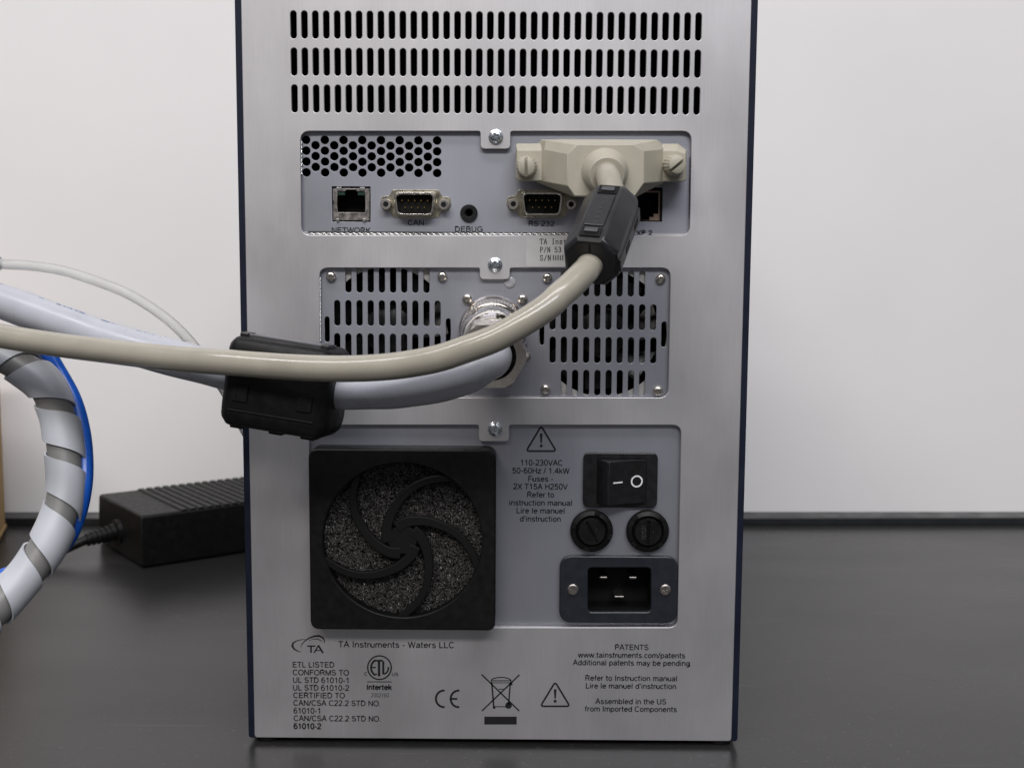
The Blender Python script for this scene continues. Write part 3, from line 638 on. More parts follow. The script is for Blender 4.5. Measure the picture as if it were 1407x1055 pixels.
# ---- round receptacle flange
def receptacle():
    c = U(677.5, 453.5, YP)
    h = 0.0142
    mb = MB(); mb.lathe(c+Vector((0, 0.0, 0)), (0, -1, 0), [(0, 0.0143), (0.0012, 0.0143), (0.0022, 0.0137), (0.0030, 0.0130), (0.0032, 0.0120), (0.0090, 0.0120)], 64)
    r = part('receptacle', mb, 'satin_nickel', INST, 30)
    for px, py in ((642.3, 410.6), (718.2, 411.4), (722.5, 487.5), (636, 487)):
        p = U(px, py, YP); s = link('flange_screw', SM2, None, r, p)
        mb = MB(); mb.lathe(p, (0, -1, 0), [(0, 0.0024), (0.0002, 0.0026)], 24)
    return c
RC = receptacle()

# ---- fan filter
def fan_filter():
    Y0 = -0.0095
    a = U(428.6, 862.6, Y0); b = U(679.4, 620.4, Y0)
    x0, z0, x1, z1 = a.x, a.z, b.x, b.z; cx, cz = (x0+x1)/2, (z0+z1)/2; Wd = x1-x0
    k = Wd/251.0
    out = rpoly([(x0, z0), (x1, z0), (x1, z1), (x0, z1)], [11*k, 9*k, 12*k, 12*k], 6)
    R = 111*k
    disc = []
    zt = cz+109*k
    for i in range(96):
        an = 2*math.pi*i/96; disc.append((cx+R*math.cos(an), cz+R*math.sin(an)*0.985))
    g = sheet('fan_filter', [out, disc], Y0, 0.0121, 'black', INST, bev=0.0006)
    # straight lip across the top and corners of the opening
    def arm_pts(rot):
        A = [(16, 215), (52, 196), (78, 172), (100, 148), (114, 122)]
        P = []
        for r, th in [(19, 262), (27, 216), (45, 178), (70, 154), (91, 138), (114, 122)]:
            t = math.radians(th+rot); P.append(Vector((cx+r*k*math.cos(t), 0, cz+r*k*math.sin(t))))
        return P
    for j in range(5):
        pts = spline(arm_pts(72*j), 6); mb = MB(); n = len(pts); rings = []
        for i, p in enumerate(pts):
            t = (pts[min(i+1, n-1)]-pts[max(i-1, 0)]).normalized(); nn = Vector((-t.z, 0, t.x)); wd = (5.0+3.2*(1-i/n)**2)*k
            rings.append([p+nn*wd+Vector((0, Y0+0.0008, 0)), p-nn*wd+Vector((0, Y0+0.0008, 0)), p-nn*wd+Vector((0, Y0+0.0034, 0)), p+nn*wd+Vector((0, Y0+0.0034, 0))])
        mb.loft(rings); part('guard_rib', mb, 'blackin', g, 45, bevel=0.0004)
    mb = MB(); mb.lathe((cx, Y0+0.0036, cz), (0, -1, 0), [(0, 21*k), (0.0022, 20.5*k), (0.0027, 19*k)], 36); part('guard_hub', mb, 'blackin', g, 35)
    # foam: dark sheet with thousands of tiny struts
    mb = MB(); mb.lathe((cx, Y0+0.0085, cz), (0, 1, 0), [(0, R+0.0005), (0.0015, R+0.0005)], 64); fb = part('foam_backing', mb, 'foamback', g)
    vs = []; fs = []; rnd = random.Random(3)
    for i in range(30000):
        an = rnd.random()*2*math.pi; rr = R*0.995*math.sqrt(rnd.random()); L = rnd.uniform(0.0003, 0.0010); tk = rnd.uniform(0.00006, 0.00016)
        c = Vector((cx+rr*math.cos(an), Y0+0.0044+rnd.random()**1.3*0.0035, cz+rr*math.sin(an)))
        d = Vector((rnd.gauss(0, 1), rnd.gauss(0, 0.6), rnd.gauss(0, 1))).normalized(); u = d.orthogonal().normalized(); q = d.cross(u)
        k0 = len(vs)
        for s in (-1, 1):
            for t in range(3):
                a_ = 2*math.pi*t/3; vs.append(tuple(c+d*(s*L/2)+u*(tk*math.cos(a_))+q*(tk*math.sin(a_))))
        for t in range(3):
            t2 = (t+1) % 3; fs.append((k0+t, k0+t2, k0+3+t2, k0+3+t))
    me = bpy.data.meshes.new('foam'); me.from_pydata([tuple(Vector(v)-WL[INST]) for v in vs], [], fs); me.update(); shade(me, 80)
    f = link('foam', me, 'foam', g, WL[INST]); f['kind'] = 'stuff'
    # rear collar of the filter housing, seen as a thin lighter line above it
    return g
fan_filter()

# ---- rocker switch
def power_switch():
    Y0 = YP-0.0022
    a = U(802.2, 695.8, Y0); b = U(903.0, 623.6, Y0)
    bz = sheet('power_switch', [rect(a.x, a.z, b.x, b.z, 0.0024), rect(*S(819.5, 690.8, Y0), *S(889, 629.5, Y0), 0.0005)], Y0, 0.0021, 'switch', INST, bev=0.0004)
    p = U(820, 690, Y0); q = U(888.4, 630.3, Y0); x0, z0, x1, z1 = p.x+.0001, p.z+.0001, q.x-.0001, q.z-.0001; W = x1-x0
    prof = [(0, 0.0022), (0.0, -0.0004), (0.17, -0.0072), (0.22, -0.0076), (0.60, -0.0034), (0.97, -0.0016), (1, -0.0012), (1, 0.0022)]
    mb = MB(); rings = [[Vector((x0+W*u, Y0+y, z)) for u, y in prof] for z in (z0, z1)]
    mb.loft(rings); rk = part('rocker', mb, 'switch', bz, 25, bevel=0.0003)
    # marks on the rocker face (lie along its slope)
    def face(u):
        for (u0, y0), (u1, y1) in zip(prof, prof[1:]):
            if u0 <= u <= u1 and u1 > u0: return y0+(y1-y0)*(u-u0)/(u1-u0)
        return -0.002
    mb = MB(); zc = U(850, 662.5, Y0-0.005).z
    ua, ub = 0.30, 0.50
    for dz in (0,):
        mb.add([(x0+W*ua, Y0+face(ua)-0.00008, zc-0.0003), (x0+W*ub, Y0+face(ub)-0.00008, zc-0.0003), (x0+W*ub, Y0+face(ub)-0.00008, zc+0.0003), (x0+W*ua, Y0+face(ua)-0.00008, zc+0.0003)], [(0, 1, 2, 3)])
    part('on_mark', mb, 'white_ink', bz)
    mb = MB(); vs = []; n = 40; uc = 0.80; zc = U(874, 661.4, Y0-0.003).z
    for r in (0.00255, 0.00195):
        for i in range(n):
            t = 2*math.pi*i/n; u = uc+r*math.cos(t)/W; vs.append((x0+W*u, Y0+face(min(max(u, 0.6), 0.97))-0.0001, zc+r*math.sin(t)))
    mb.add(vs, [(i, (i+1) % n, n+(i+1) % n, n+i) for i in range(n)]); part('off_mark', mb, 'white_ink', bz)
power_switch()
# ---- fuse holders
def fuse_holder(px, py, ang, mark):
    c = U(px, py, YP-0.004)+Vector((0, 0.004, 0)); c.y = YP
    mb = MB(); mb.lathe(c, (0, -1, 0), [(0, 0.0089), (0.0022, 0.0091), (0.0029, 0.0086), (0.0032, 0.0079), (0.0036, 0.0070), (0.0028, 0.0064), (0.0020, 0.0061)], 48)
    h = part('fuse_holder', mb, 'black', INST, 25)
    for k in range(4):
        t = ang+math.pi/4+math.pi/2*k; mb = MB(); d_ = Vector((math.cos(t), 0, math.sin(t))); q_ = Vector((-math.sin(t), 0, math.cos(t)))
        mb.obox(c+d_*0.0079+Vector((0, -0.0034, 0)), d_, Vector((0, 1, 0)), q_, 0.0006, 0.0006, 0.0012); part('collar_notch', mb, 'blackin', h, bevel=0.0001)
    mb = MB(); mb.lathe(c, (0, -1, 0), [(0.001, 0.0059), (0.0040, 0.0059), (0.0047, 0.0055), (0.0047, 0.0001)], 40)
    cut = MB(); d_ = Vector((math.cos(ang), 0, math.sin(ang))); q_ = Vector((-math.sin(ang), 0, math.cos(ang)))
    cut.obox(c+Vector((0, -0.0047, 0)), d_, Vector((0, 1, 0)), q_, 0.0050, 0.0013, 0.00062)
    cm = boolean(mb.mesh('fuse_cap', WL[INST]), [cut.mesh('c', WL[INST])]); cm.materials.clear(); shade(cm, 30)
    cp = link('fuse_cap', cm, 'black', h, WL[INST])
    mb = MB(); mb.lathe(c+q_*(-0.0022)+d_*0.0003+Vector((0, -0.0047, 0)), (0, -1, 0), [(0, 0.0003), (0.0003, 0.0002)], 10); part('cap_dot', mb, 'tin', cp) if False else part('arrow_dot', mb, 'tin', h)
    if mark:
        mb = MB()
        for i in range(7):
            z = c.z+0.0028-0.0009*i; mb.box((c.x-0.0027, c.y-0.0048, z-0.0002), (c.x-0.0023+0.0003*(i % 2), c.y-0.00472, z+0.0002))
            mb.box((c.x-0.0016, c.y-0.0048, z-0.00022), (c.x-0.0013+0.0002*(i % 3), c.y-0.00472, z+0.00018))
        part('moulded_rating', mb, 'tab', h)
fuse_holder(813.3, 730.4, math.radians(118), False)
fuse_holder(890.5, 731.0, math.radians(88), True)
# ---- mains inlet
def inlet():
    Y0 = YP-0.0028
    a = U(770.0, 853.8, Y0); b = U(930.6, 766.0, Y0)
    hole = rpoly([S(806.3, 842.0, Y0), S(896.0, 842.0, Y0), S(896.0, 778.2, Y0), S(806.3, 778.2, Y0)], 0.0024, 5)
    pl = sheet('power_inlet', [rect(a.x, a.z, b.x, b.z, 0.0052, 8), hole], Y0, 0.0027, 'inlet', INST, bev=0.0005)
    sheet('inlet_well', [rect(*S(800, 848, Y0), *S(902, 772, Y0)), hole], Y0+0.0032, 0.016, 'blackin', pl)
    mb = MB(); mb.box((S(800, 848, Y0)[0], Y0+0.018, S(800, 848, Y0)[1]), (S(902, 772, Y0)[0], Y0+0.020, S(902, 772, Y0)[1])); part('inlet_back', mb, 'blackin', pl)
    for px, py, wd in ((829.5, 793.5, 5.2), (869.7, 793.7, 5.2), (851, 820.0, 6.8)):
        Yt = Y0+0.006; c = U(px, py, Yt); mb = MB(); mb.box((c.x-wd*0.00031, Yt, c.z-0.0005), (c.x+wd*0.00031, Y0+0.018, c.z+0.0005))
        part('blade_pin', mb, 'tin', pl, bevel=0.0003)
    for px, py in ((787.2, 809.6), (914.2, 810.0)):
        p = U(px, py, Y0-0.0001); s = link('inlet_screw', SM3, None, pl, p); s.rotation_euler = (0, 0.9 if px < 800 else 0.35, 0)
inlet()

# ---- printing
def ink(name, fn, parent=INST, m='ink'):
    mb = MB(); fn(mb); o = part(name, mb, m, parent)
    return o
YI = -0.00008; YJ = YP-0.00008
for s_, x0, x1, b, cp, yy in (('NETWORK', 456, 509.5, 320.0, 7.2, YJ), ('CAN', 560.3, 582.2, 309.6, 7.0, YJ), ('DEBUG', 625.3, 663.2, 318.6, 7.2, YJ), ('RS 232', 726.4, 761.7, 310.9, 6.8, YJ), ('EXP 2', 868.6, 896.2, 323.2, 6.6, YJ-0.0006)):
    ink('port_name', lambda mb: add_text(mb, s_, x0, x1, b, cp, yy))
def rating(mb):
    for s, x0, x1, b in (('110-230VAC', 715.2, 772.7, 639.2), ('50-60Hz / 1.4kW', 703.9, 782.5, 650.2), ('Fuses -', 726, 760.2, 661.2), ('2X T15A H250V', 705.5, 780, 672.0),
                         ('Refer to', 724.6, 761.2, 683.0), ('instruction manual', 700, 785.6, 694.2), ('Lire le manuel', 709.9, 775.6, 705.0), ("d'instruction", 714.4, 770.2, 716.2)):
        add_text(mb, s, x0, x1, b, 7.4, YJ)
ink('rating_lettering', rating)
def warn(mb, cx, top, base, half, Y, wd):
    stroke(mb, rpoly([(cx, top), (cx+half, base), (cx-half, base)], 2.6, 4), wd, Y, closed=True)
    h = base-top
    stroke(mb, [(cx, top+h*0.30), (cx, top+h*0.68)], [wd*1.6, wd*0.8], Y); blob(mb, cx, top+h*0.79, wd*0.85, Y)
ink('warning_triangle', lambda mb: warn(mb, 743.6, 585.2, 619.6, 20.6, YJ, 2.5))
ink('warning_triangle', lambda mb: warn(mb, 762.8, 936.5, 969.8, 20.2, YI, 2.5))
def logo(mb):
    Y = YI
    stroke(mb, [(413.5,895),(408.6,894.0),(404.2,891.2),(401.6,887.2),(402.6,883.2),(407,880.2),(414,878.4),(420.5,877.8)], [0.5,1.5,2.4,2.9,2.2,1.4,1.0,0.4], Y)
    stroke(mb, [(412.8,889.6),(414.6,885),(418.8,880.2),(424.8,876.2),(432,873.6),(438.6,873.2),(443.6,875.8),(445.8,880),(445.6,883.2)], [0.4,1.0,1.5,2.0,2.5,2.7,2.2,1.5,0.5], Y)
    stroke(mb, [(424,880),(430,877.6),(436,877.4),(441,879.6),(443.4,882.8)], [0.4,.9,1.1,1.0,0.4], Y)
    stroke(mb, [(422,887.2),(433.4,887.2)], 2.0, Y); stroke(mb, [(427.4,887),(427.4,896.4)], 2.2, Y)
    stroke(mb, [(431.4,896.6),(437.6,886.4)], 1.8, Y); stroke(mb, [(437.4,886.2),(443.8,896.8)], 2.6, Y); stroke(mb, [(434,893.2),(441,893.2)], 1.3, Y)
ink('maker_logo', logo)
ink('maker_lettering', lambda mb: add_text(mb, 'TA Instruments - Waters LLC', 464.6, 623.7, 889.3, 8.0, YI))
def listing(mb):
    for s, x0, x1, b, bo in (('ETL LISTED', 402.4, 459.3, 916.4, 1.0), ('CONFORMS TO', 402.4, 479.4, 927.2, 1.0), ('UL STD 61010-1', 402.8, 478.6, 937.7, 1.0), ('UL STD 61010-2', 402.8, 479.7, 948.2, 1.0),
                         ('CERTIFIED TO', 403.2, 473.8, 958.6, 1.0), ('CAN/CSA C22.2 STD NO.', 403.2, 522.4, 969.2, 1.0), ('61010-1', 403.5, 439.6, 979.6, 1.0), ('CAN/CSA C22.2 STD NO.', 403.7, 522.8, 990.3, 1.0), ('61010-2', 403.7, 441.2, 1000.8, 1.35)):
        add_text(mb, s, x0, x1, b, 7.3, YI, bo)
ink('listing_lettering', listing)
def etl(mb):
    Y = YI; cx, cy = 521.4, 916.8
    stroke(mb, arc(cx, cy, 16.2, 16.2, 0, 360, 40)[:-1], 2.0, Y, closed=True)
    # E T L cut to the circle
    stroke(mb, arc(cx-0.2, cy, 11.4, 11.8, 118, 242, 12), 2.8, Y)
    stroke(mb, [(cx-10.8, cy-0.2), (cx-5.2, cy-0.2)], 2.0, Y)
    stroke(mb, [(cx-6.4, cy-9.6), (cx+4.6, cy-9.6)], 2.6, Y); stroke(mb, [(cx-5.6, cy+9.2), (cx-3.4, cy+9.2)], 2.2, Y)
    stroke(mb, [(cx-0.6, cy-9), (cx-0.6, cy+12)], 3.4, Y)
    stroke(mb, [(cx+5.2, cy-8.8), (cx+5.2, cy+9.4)], 3.0, Y); stroke(mb, arc(cx+4, cy+1, 8.2, 8.0, -75, 15, 8), 2.2, Y)
    add_text(mb, 'C', 500.6, 504.6, 927.8, 4.6, Y); add_text(mb, 'US', 538.6, 547.2, 928.2, 4.6, Y)
    stroke(mb, [(504.4, 936.3), (538.6, 936.3)], 1.2, Y)
    add_text(mb, 'Intertek', 504.4, 538.4, 947.2, 7.2, Y, 1.35)
ink('listing_mark', etl)
ink('listing_number', lambda mb: add_text(mb, '2002160', 509.8, 534.4, 957.2, 5.2, YI), m='grey_ink')
def ce(mb):
    Y = YI; stroke(mb, arc(610.0, 959.5, 11.0, 11.4, 85, 275, 18), 3.0, Y); stroke(mb, arc(630.2, 959.6, 11.0, 11.4, 85, 275, 18), 3.0, Y)
    stroke(mb, [(619.8, 959.6), (628.4, 959.6)], 2.8, Y)
ink('conformity_mark', ce)
def weee(mb):
    Y = YI
    stroke(mb, [(661.8, 926.2), (713.4, 976.2)], 2.0, Y); stroke(mb, [(713.8, 926.6), (662.2, 976.2)], 2.0, Y)
    stroke(mb, arc(688.4, 934.8, 13.6, 4.6, 178, 2, 12), 1.5, Y); stroke(mb, [(674.4, 934.8), (702.6, 934.8)], 1.3, Y); stroke(mb, [(675, 933), (675, 937.6), (702, 937.6), (702, 933)], 1.0, Y)
    stroke(mb, [(675.6, 937), (678.6, 972)], 2.2, Y); stroke(mb, [(701.2, 937), (698.8, 968)], 2.0, Y); stroke(mb, [(678, 970.4), (697, 970.4)], 1.3, Y)
    stroke(mb, [(685.4, 946.2), (692, 946.2)], 1.4, Y); blob(mb, 698.8, 968.6, 4.6, Y); quad(mb, 677.4, 970, 680.6, 973.2, Y); quad(mb, 701.4, 936, 704, 941, Y)
    quad(mb, 665.4, 984.0, 710.0, 994.8, Y)
ink('waste_bin_mark', weee)
def patents(mb):
    for s, x0, x1, b in (('PATENTS', 845.1, 890.9, 892.4), ('www.tainstruments.com/patents', 794, 941.3, 903.3), ('Additional patents may be pending', 787.1, 947.5, 913.8),
                         ('Refer to Instruction manual', 804.4, 930, 934.9), ("Lire le manuel d'instruction", 805.1, 928.8, 945.6), ('Assembled in the US', 818, 915.2, 966.8), ('from Imported Components', 803.3, 929.8, 977.2)):
        add_text(mb, s, x0, x1, b, 7.2, YI)
ink('patent_lettering', patents)
# serial sticker with slab lettering, partly behind the ferrite
st = sheet('serial_sticker', [rect(*S(722.8, 366.2), *S(846, 327.0), 0.0013)], -0.00010, 0.00008, 'sticker', INST)
GL = {  # slab-serif pen strokes on a 10 x 14 grid
 'T': [[(5,0),(5,14)],[(0,14),(10,14)],[(0,14),(0,11)],[(10,14),(10,11)],[(3,0),(7,0)]],
 'A': [[(1,0),(5,14),(9,0)],[(2.5,5),(7.5,5)],[(0,0),(3,0)],[(7,0),(10,0)]],
 'I': [[(5,0),(5,14)],[(2.5,0),(7.5,0)],[(2.5,14),(7.5,14)]],
 'n': [[(2,0),(2,9)],[(2,7),(4,9),(6.5,9),(8,7),(8,0)],[(.5,9),(2,9)],[(.5,0),(3.5,0)],[(6.5,0),(9.5,0)]],
 's': [[(8.2,7),(7.5,9),(3,9),(1.8,7.2),(3,5),(7,4.2),(8.4,2.2),(7,0),(2.4,0),(1.6,2)]],
 't': [[(4,12),(4,2),(5.5,0),(7.5,0),(8.6,1.6)],[(1.5,9),(8,9)]],
 'r': [[(3,0),(3,9)],[(3,6.5),(5,9),(7.4,9),(8.4,7.6)],[(1,9),(3,9)],[(1,0),(5.4,0)]],
 'u': [[(2,9),(2,2),(3.5,0),(6,0),(8,2)],[(8,9),(8,0)],[(.5,9),(2,9)],[(6.5,9),(8,9)],[(8,0),(9.6,0)]],
 'm': [[(1.5,0),(1.5,9)],[(1.5,7.5),(3,9),(4.4,9),(5,7.5),(5,0)],[(5,7.5),(6.5,9),(7.8,9),(8.5,7.5),(8.5,0)],[(.3,0),(2.7,0)],[(7.4,0),(9.8,0)]],
 'e': [[(1.6,4.8),(8.4,4.8),(8,7.6),(5.8,9),(3.6,9),(1.8,7),(1.6,3),(3.4,0),(7,0),(8.6,1.6)]],
 'P': [[(2,0),(2,14)],[(2,14),(7,14),(9,12.4),(9,8.8),(7,7),(2,7)],[(.5,0),(4,0)],[(.5,14),(2,14)]],
 '/': [[(1.5,-2),(8.5,15)]],
 'N': [[(2,0),(2,14),(8.5,0),(8.5,14)],[(.4,0),(3.6,0)],[(.6,14),(2,14)],[(7,14),(10,14)]],
 'S': [[(8.6,10.4),(8,13),(6,14),(3.6,14),(1.6,12.4),(1.6,9.4),(3.4,7.4),(7,6.4),(8.8,4.6),(8.6,1.8),(6.6,0),(3.6,0),(1.8,1.4),(1.4,4)]],
 '5': [[(8,14),(2.6,14),(2.2,7.8),(5,8.8),(7.6,8),(8.8,5),(8,1.4),(5.6,0),(3,0),(1.4,2)]],
 '3': [[(1.8,12),(3.6,14),(6.6,14),(8.2,12),(8,9),(5,7.4),(8.2,6),(8.8,3),(7,0.4),(4,0),(1.4,2)]], ' ': []}
def slab(mb, s, x0, base, adv, cap, Y):
    for i, ch in enumerate(s):
        for pl in GL[ch]: stroke(mb, [(x0+i*adv+(gx/10)*adv*0.88, base-gy/14*cap) for gx, gy in pl], 0.95, Y)
def sticker_text(mb):
    Y = -0.00018
    slab(mb, 'TA Instruments', 741.7, 335.2, 5.35, 6.6, Y); slab(mb, 'P/N 53', 741.7, 346.6, 5.0, 6.9, Y); slab(mb, 'S/N', 741.7, 357.8, 5.3, 6.9, Y)
ink('sticker_lettering', sticker_text, st)
def smear(mb):
    for i in range(5): quad(mb, 759.5+3.2*i, 350.4+0.5*(i % 2), 761.3+3.2*i, 357.9, -0.00018)
o = ink('smudged_digits', smear, st, 'grey_ink')

# ================================================================== BEIGE CABLE with its plug
BC = empty('data_cable', U(833, 236, -0.004), 'beige data cable with wide thumbscrew plug and charcoal octagonal ferrite', 'cable')
def px_path(L, per=10): return spline([U(*p) for p in L], per)
beige_pts = [(833,238,-.020),(834,240,-.031),(838,252,-.038),(842,283,-.046),(828,323,-.058),(811,363,-.0715),(799,378,-.077),(783,394,-.081),(768,407,-.084),(753,421,-.086),(720,443,-.088),(680,465,-.088),
             (640,480,-.087),(600,493,-.085),(550,502,-.081),(500,506,-.078),(450,506.5,-.074),(400,504.5,-.070),(350,501,-.066),(300,497,-.062),(250,493.5,-.056),(200,488.5,-.050),(150,482.5,-.042),(100,476.5,-.036),(50,469.5,-.030),(0,461.5,-.025),(-60,450,-.02),(-160,430,-.01)]
bp = px_path(beige_pts, 8)
mb = MB(); mb.tube(bp, [0.00475*(1+0.006*math.sin(i*0.13)+0.003*math.sin(i*0.29+1)) for i in range(len(bp))], 36); part('cord', mb, 'beige', BC, 60)
def hood():
    def ring(L, Y): return [U(x, y, Y) for x, y in L]
    s0 = ring([(744,192),(902,192),(911,198),(911,252),(872,271),(789,271),(737,251),(737,198)], -0.0016)
    s1 = ring([(745,192.2),(902.5,192.2),(911.5,204),(911.5,250.5),(872.5,271.5),(788,270.5),(744,250),(744,204)], -0.0120)
    s15 = ring([(750,192.6),(899,192.8),(908,206),(908,250),(873,271.8),(788.4,270.8),(748,250),(748,206)], -0.0140)
    s2 = ring([(793,198.8),(871.5,198.8),(884,208),(885,251),(871.8,270.4),(789.6,269.6),(779.9,255),(779.9,212)], -0.0235)
    mb = MB(); mb.loft([s0, s1, s15, s2]); h = part('plug_hood', mb, 'hood', BC, 20, bevel=0.0003, seg=2)
    # ears
    for (xa, xb, ya, yb) in ((708.6, 745.5, 197.2, 250.0), (909.5, 943.4, 197.6, 251.0)):
        a0 = U(xa, ya, -0.0016); a1 = U(xb, yb, -0.0016)
        rr = [ring([(xa+1, ya),(xb, ya),(xb, yb-2),(xa+4, yb-1),(xa, yb-5),(xa, ya+3)], -0.0016),
              ring([(xa+1, ya+0.6),(xb, ya+0.6),(xb, yb-1),(xa+4, yb-1),(xa, yb-5),(xa, ya+4)], -0.0100),
              ring([(xa+2.4, ya+9),(xb, ya+9),(xb, yb-1),(xa+5, yb-1),(xa+2, yb-4),(xa+1.8, ya+11)], -0.0125)]
        if xa > 800:
            rr = [ring([(xa, ya),(xb-12, ya),(xb-1, ya+8),(xb-1, yb-4),(xb-4, yb-1),(xa, yb-1)], -0.0016),
                  ring([(xa, ya+0.6),(xb-12, ya+0.6),(xb, ya+9),(xb, yb-4),(xb-4, yb-1),(xa, yb-1)], -0.0100),
                  ring([(xa, ya+9),(xb-13, ya+9),(xb-1, ya+13),(xb-1, yb-4),(xb-4, yb-1),(xa, yb-1)], -0.0125)]
        mb = MB(); mb.loft(rr); part('plug_ear', mb, 'hood', h, 20, bevel=0.0005, seg=3)
    # seam lines: thin grooves as slim dark inset strips are avoided; a raised rim strip on the top edge
    a = U(766, 193.4, -0.0128); b = U(879, 193.4, -0.0128)
    mb = MB(); mb.box((a.x, -0.0134, a.z-0.0002), (b.x, -0.0100, a.z+0.0005)); part('top_rib', mb, 'hood', h, bevel=0.0002)
    # stepped boss the cable leaves from
    base = U(831, 236.5, -0.0228); ax = Vector((0.03, -1, -0.22)).normalized()
    prof = []
    R0 = 0.0090; z = 0
    for i, r in enumerate((0.0092, 0.0087, 0.0082, 0.0077)):
        prof += [(z, r), (z+0.0010, r), (z+0.0013, r-0.0003)]; z += 0.0017
        prof += [(z-0.0003, r-0.0003)]
    prof += [(z+0.001, 0.0072), (z+0.0016, 0.0066), (z+0.0016, 0.004)]
    mb = MB(); mb.lathe(base, ax, [(-0.003, 0.0092)]+prof, 48); part('strain_relief', mb, 'hood', h, 25)
    # D-sub metal skirt against the panel
    # thumbscrews
    def thumb(px, py, ang, axis):
        c = U(px, py, -0.0122); n = 36; mb = MB(); rings = []
        axis = Vector(axis).normalized(); a_ = axis.cross(Vector((0, 0, 1))).normalized(); b_ = a_.cross(axis)
        for d_, r, kn in ((0, .0042, 1), (.0045, .0042, 1), (.0085, .0037, 1), (.0100, .0033, 0), (.0104, .0026, 0)):
            ring_ = []
            for j in range(n*2):
                t = 2*math.pi*j/(2*n); rr = r*(1-(0.055 if kn and (j//1) % 4 < 2 else 0)); ring_.append(c+axis*d_+a_*(rr*math.cos(t))+b_*(rr*math.sin(t)))
            rings.append(ring_)
        mb.loft(rings)
        cut = MB(); u_ = a_*math.cos(ang)+b_*math.sin(ang); v_ = -a_*math.sin(ang)+b_*math.cos(ang)
        cut.obox(c+axis*0.0104, u_, axis, v_, 0.006, 0.0028, 0.0006)
        me = boolean(mb.mesh('t', WL[BC]), [cut.mesh('c', WL[BC])]); me.materials.clear(); shade(me, 30)
        link('thumbscrew', me, 'hood', BC, WL[BC])
    thumb(723.8, 228.8, math.radians(88), (-0.03, -1, -0.10)); thumb(924.5, 227.5, math.radians(-40), (0.06, -1, -0.06))
hood()
def ferrite_oct():
    P0 = U(841.5, 287, -0.0455); P1 = U(811.5, 362, -0.0725)
    w_ = (P1-P0).normalized()
    P0 = P0 - w_*0.0015
    L = (P1-P0).length
    view = (CAM-(P0+P1)/2).normalized(); v_ = (view-w_*view.dot(w_)).normalized(); u_ = v_.cross(w_).normalized()  # v faces camera
    if u_.x < 0: u_ = -u_
    # turn a little so that the lidded facet faces up-left
    th = math.radians(21); u2 = u_*math.cos(th)+v_*math.sin(th); v2 = -u_*math.sin(th)+v_*math.cos(th)
    R = 0.0101
    def oct(c, r, ch=0.50):
        a = r; b = r*ch; pts = [(-b, a), (b, a), (a, b), (a, -b), (b, -a), (-b, -a), (-a, -b), (-a, b)]
        return [c+u2*x+v2*y for x, y in pts]
    mb = MB(); mb.loft([oct(P0, R*0.92, .5), oct(P0+w_*0.0022, R*0.985), oct(P0+w_*0.0035, R), oct(P1-w_*0.0030, R), oct(P1-w_*0.0012, R*0.97), oct(P1, R*0.86, .45)])
    fo = part('ferrite_core', mb, 'ferrite', BC, 20, bevel=0.0005, seg=3)
    c = (P0+P1)/2
    # latches on the front facet: a dark slot at each end, with a tab, and a raised lid between
    mb = MB(); mb.obox(c+v2*(R+0.0001)-u2*0.0003, u2, v2, w_, 0.0036, 0.00045, L*0.27); part('latch_lid', mb, 'ferrite', fo, bevel=0.0003)
    for s in (-1, 1):
        q = c+w_*(s*L*0.375)+v2*(R-0.0001)-u2*0.0003
        mb = MB(); mb.obox(q, u2, v2, w_, 0.0036, 0.0004, 0.0026); part('latch_window', mb, 'blackin', fo)
        mb = MB(); mb.obox(q-w_*(s*0.0004)*1.0+v2*0.0006, u2, v2, w_, 0.0024, 0.0006, 0.0011); part('latch_tab', mb, 'tab', fo, bevel=0.0002)
    # faint moulded characters on the lid
    mb = MB()
    for i in range(6):
        q = c+w_*(L*0.22-L*0.085*i)+v2*(R+0.00058)-u2*0.0002
        mb.obox(q+u2*(0.0003*(i % 3-1)), u2, v2, w_, 0.00055, 0.00006, 0.00016); mb.obox(q+w_*0.0005, (u2+w_*0.5).normalized(), v2, w_, 0.00045, 0.00006, 0.00012)
    part('moulded_marks', mb, 'tab', fo)
    # side joint: two clasp slots and a step
    mb = MB(); mb.obox(c+u2*(R-0.0001)-v2*0.0012, u2, v2, w_, 0.0005, 0.0026, L*0.46); part('clasp_strip', mb, 'ferrite', fo, bevel=0.0003)
    for s in (-0.26, 0.14):
        mb = MB(); mb.obox(c+u2*(R+0.0003)-v2*0.0010+w_*(s*L), u2, v2, w_, 0.00022, 0.0012, 0.0030); part('clasp_slot', mb, 'blackin', fo)
    # end slit
    mb = MB(); mb.obox(P1+w_*0.00004+v2*(R*0.62), u2, v2, w_, 0.00035, 0.0016, 0.00012); part('end_slit', mb, 'blackin', fo)
ferrite_oct()

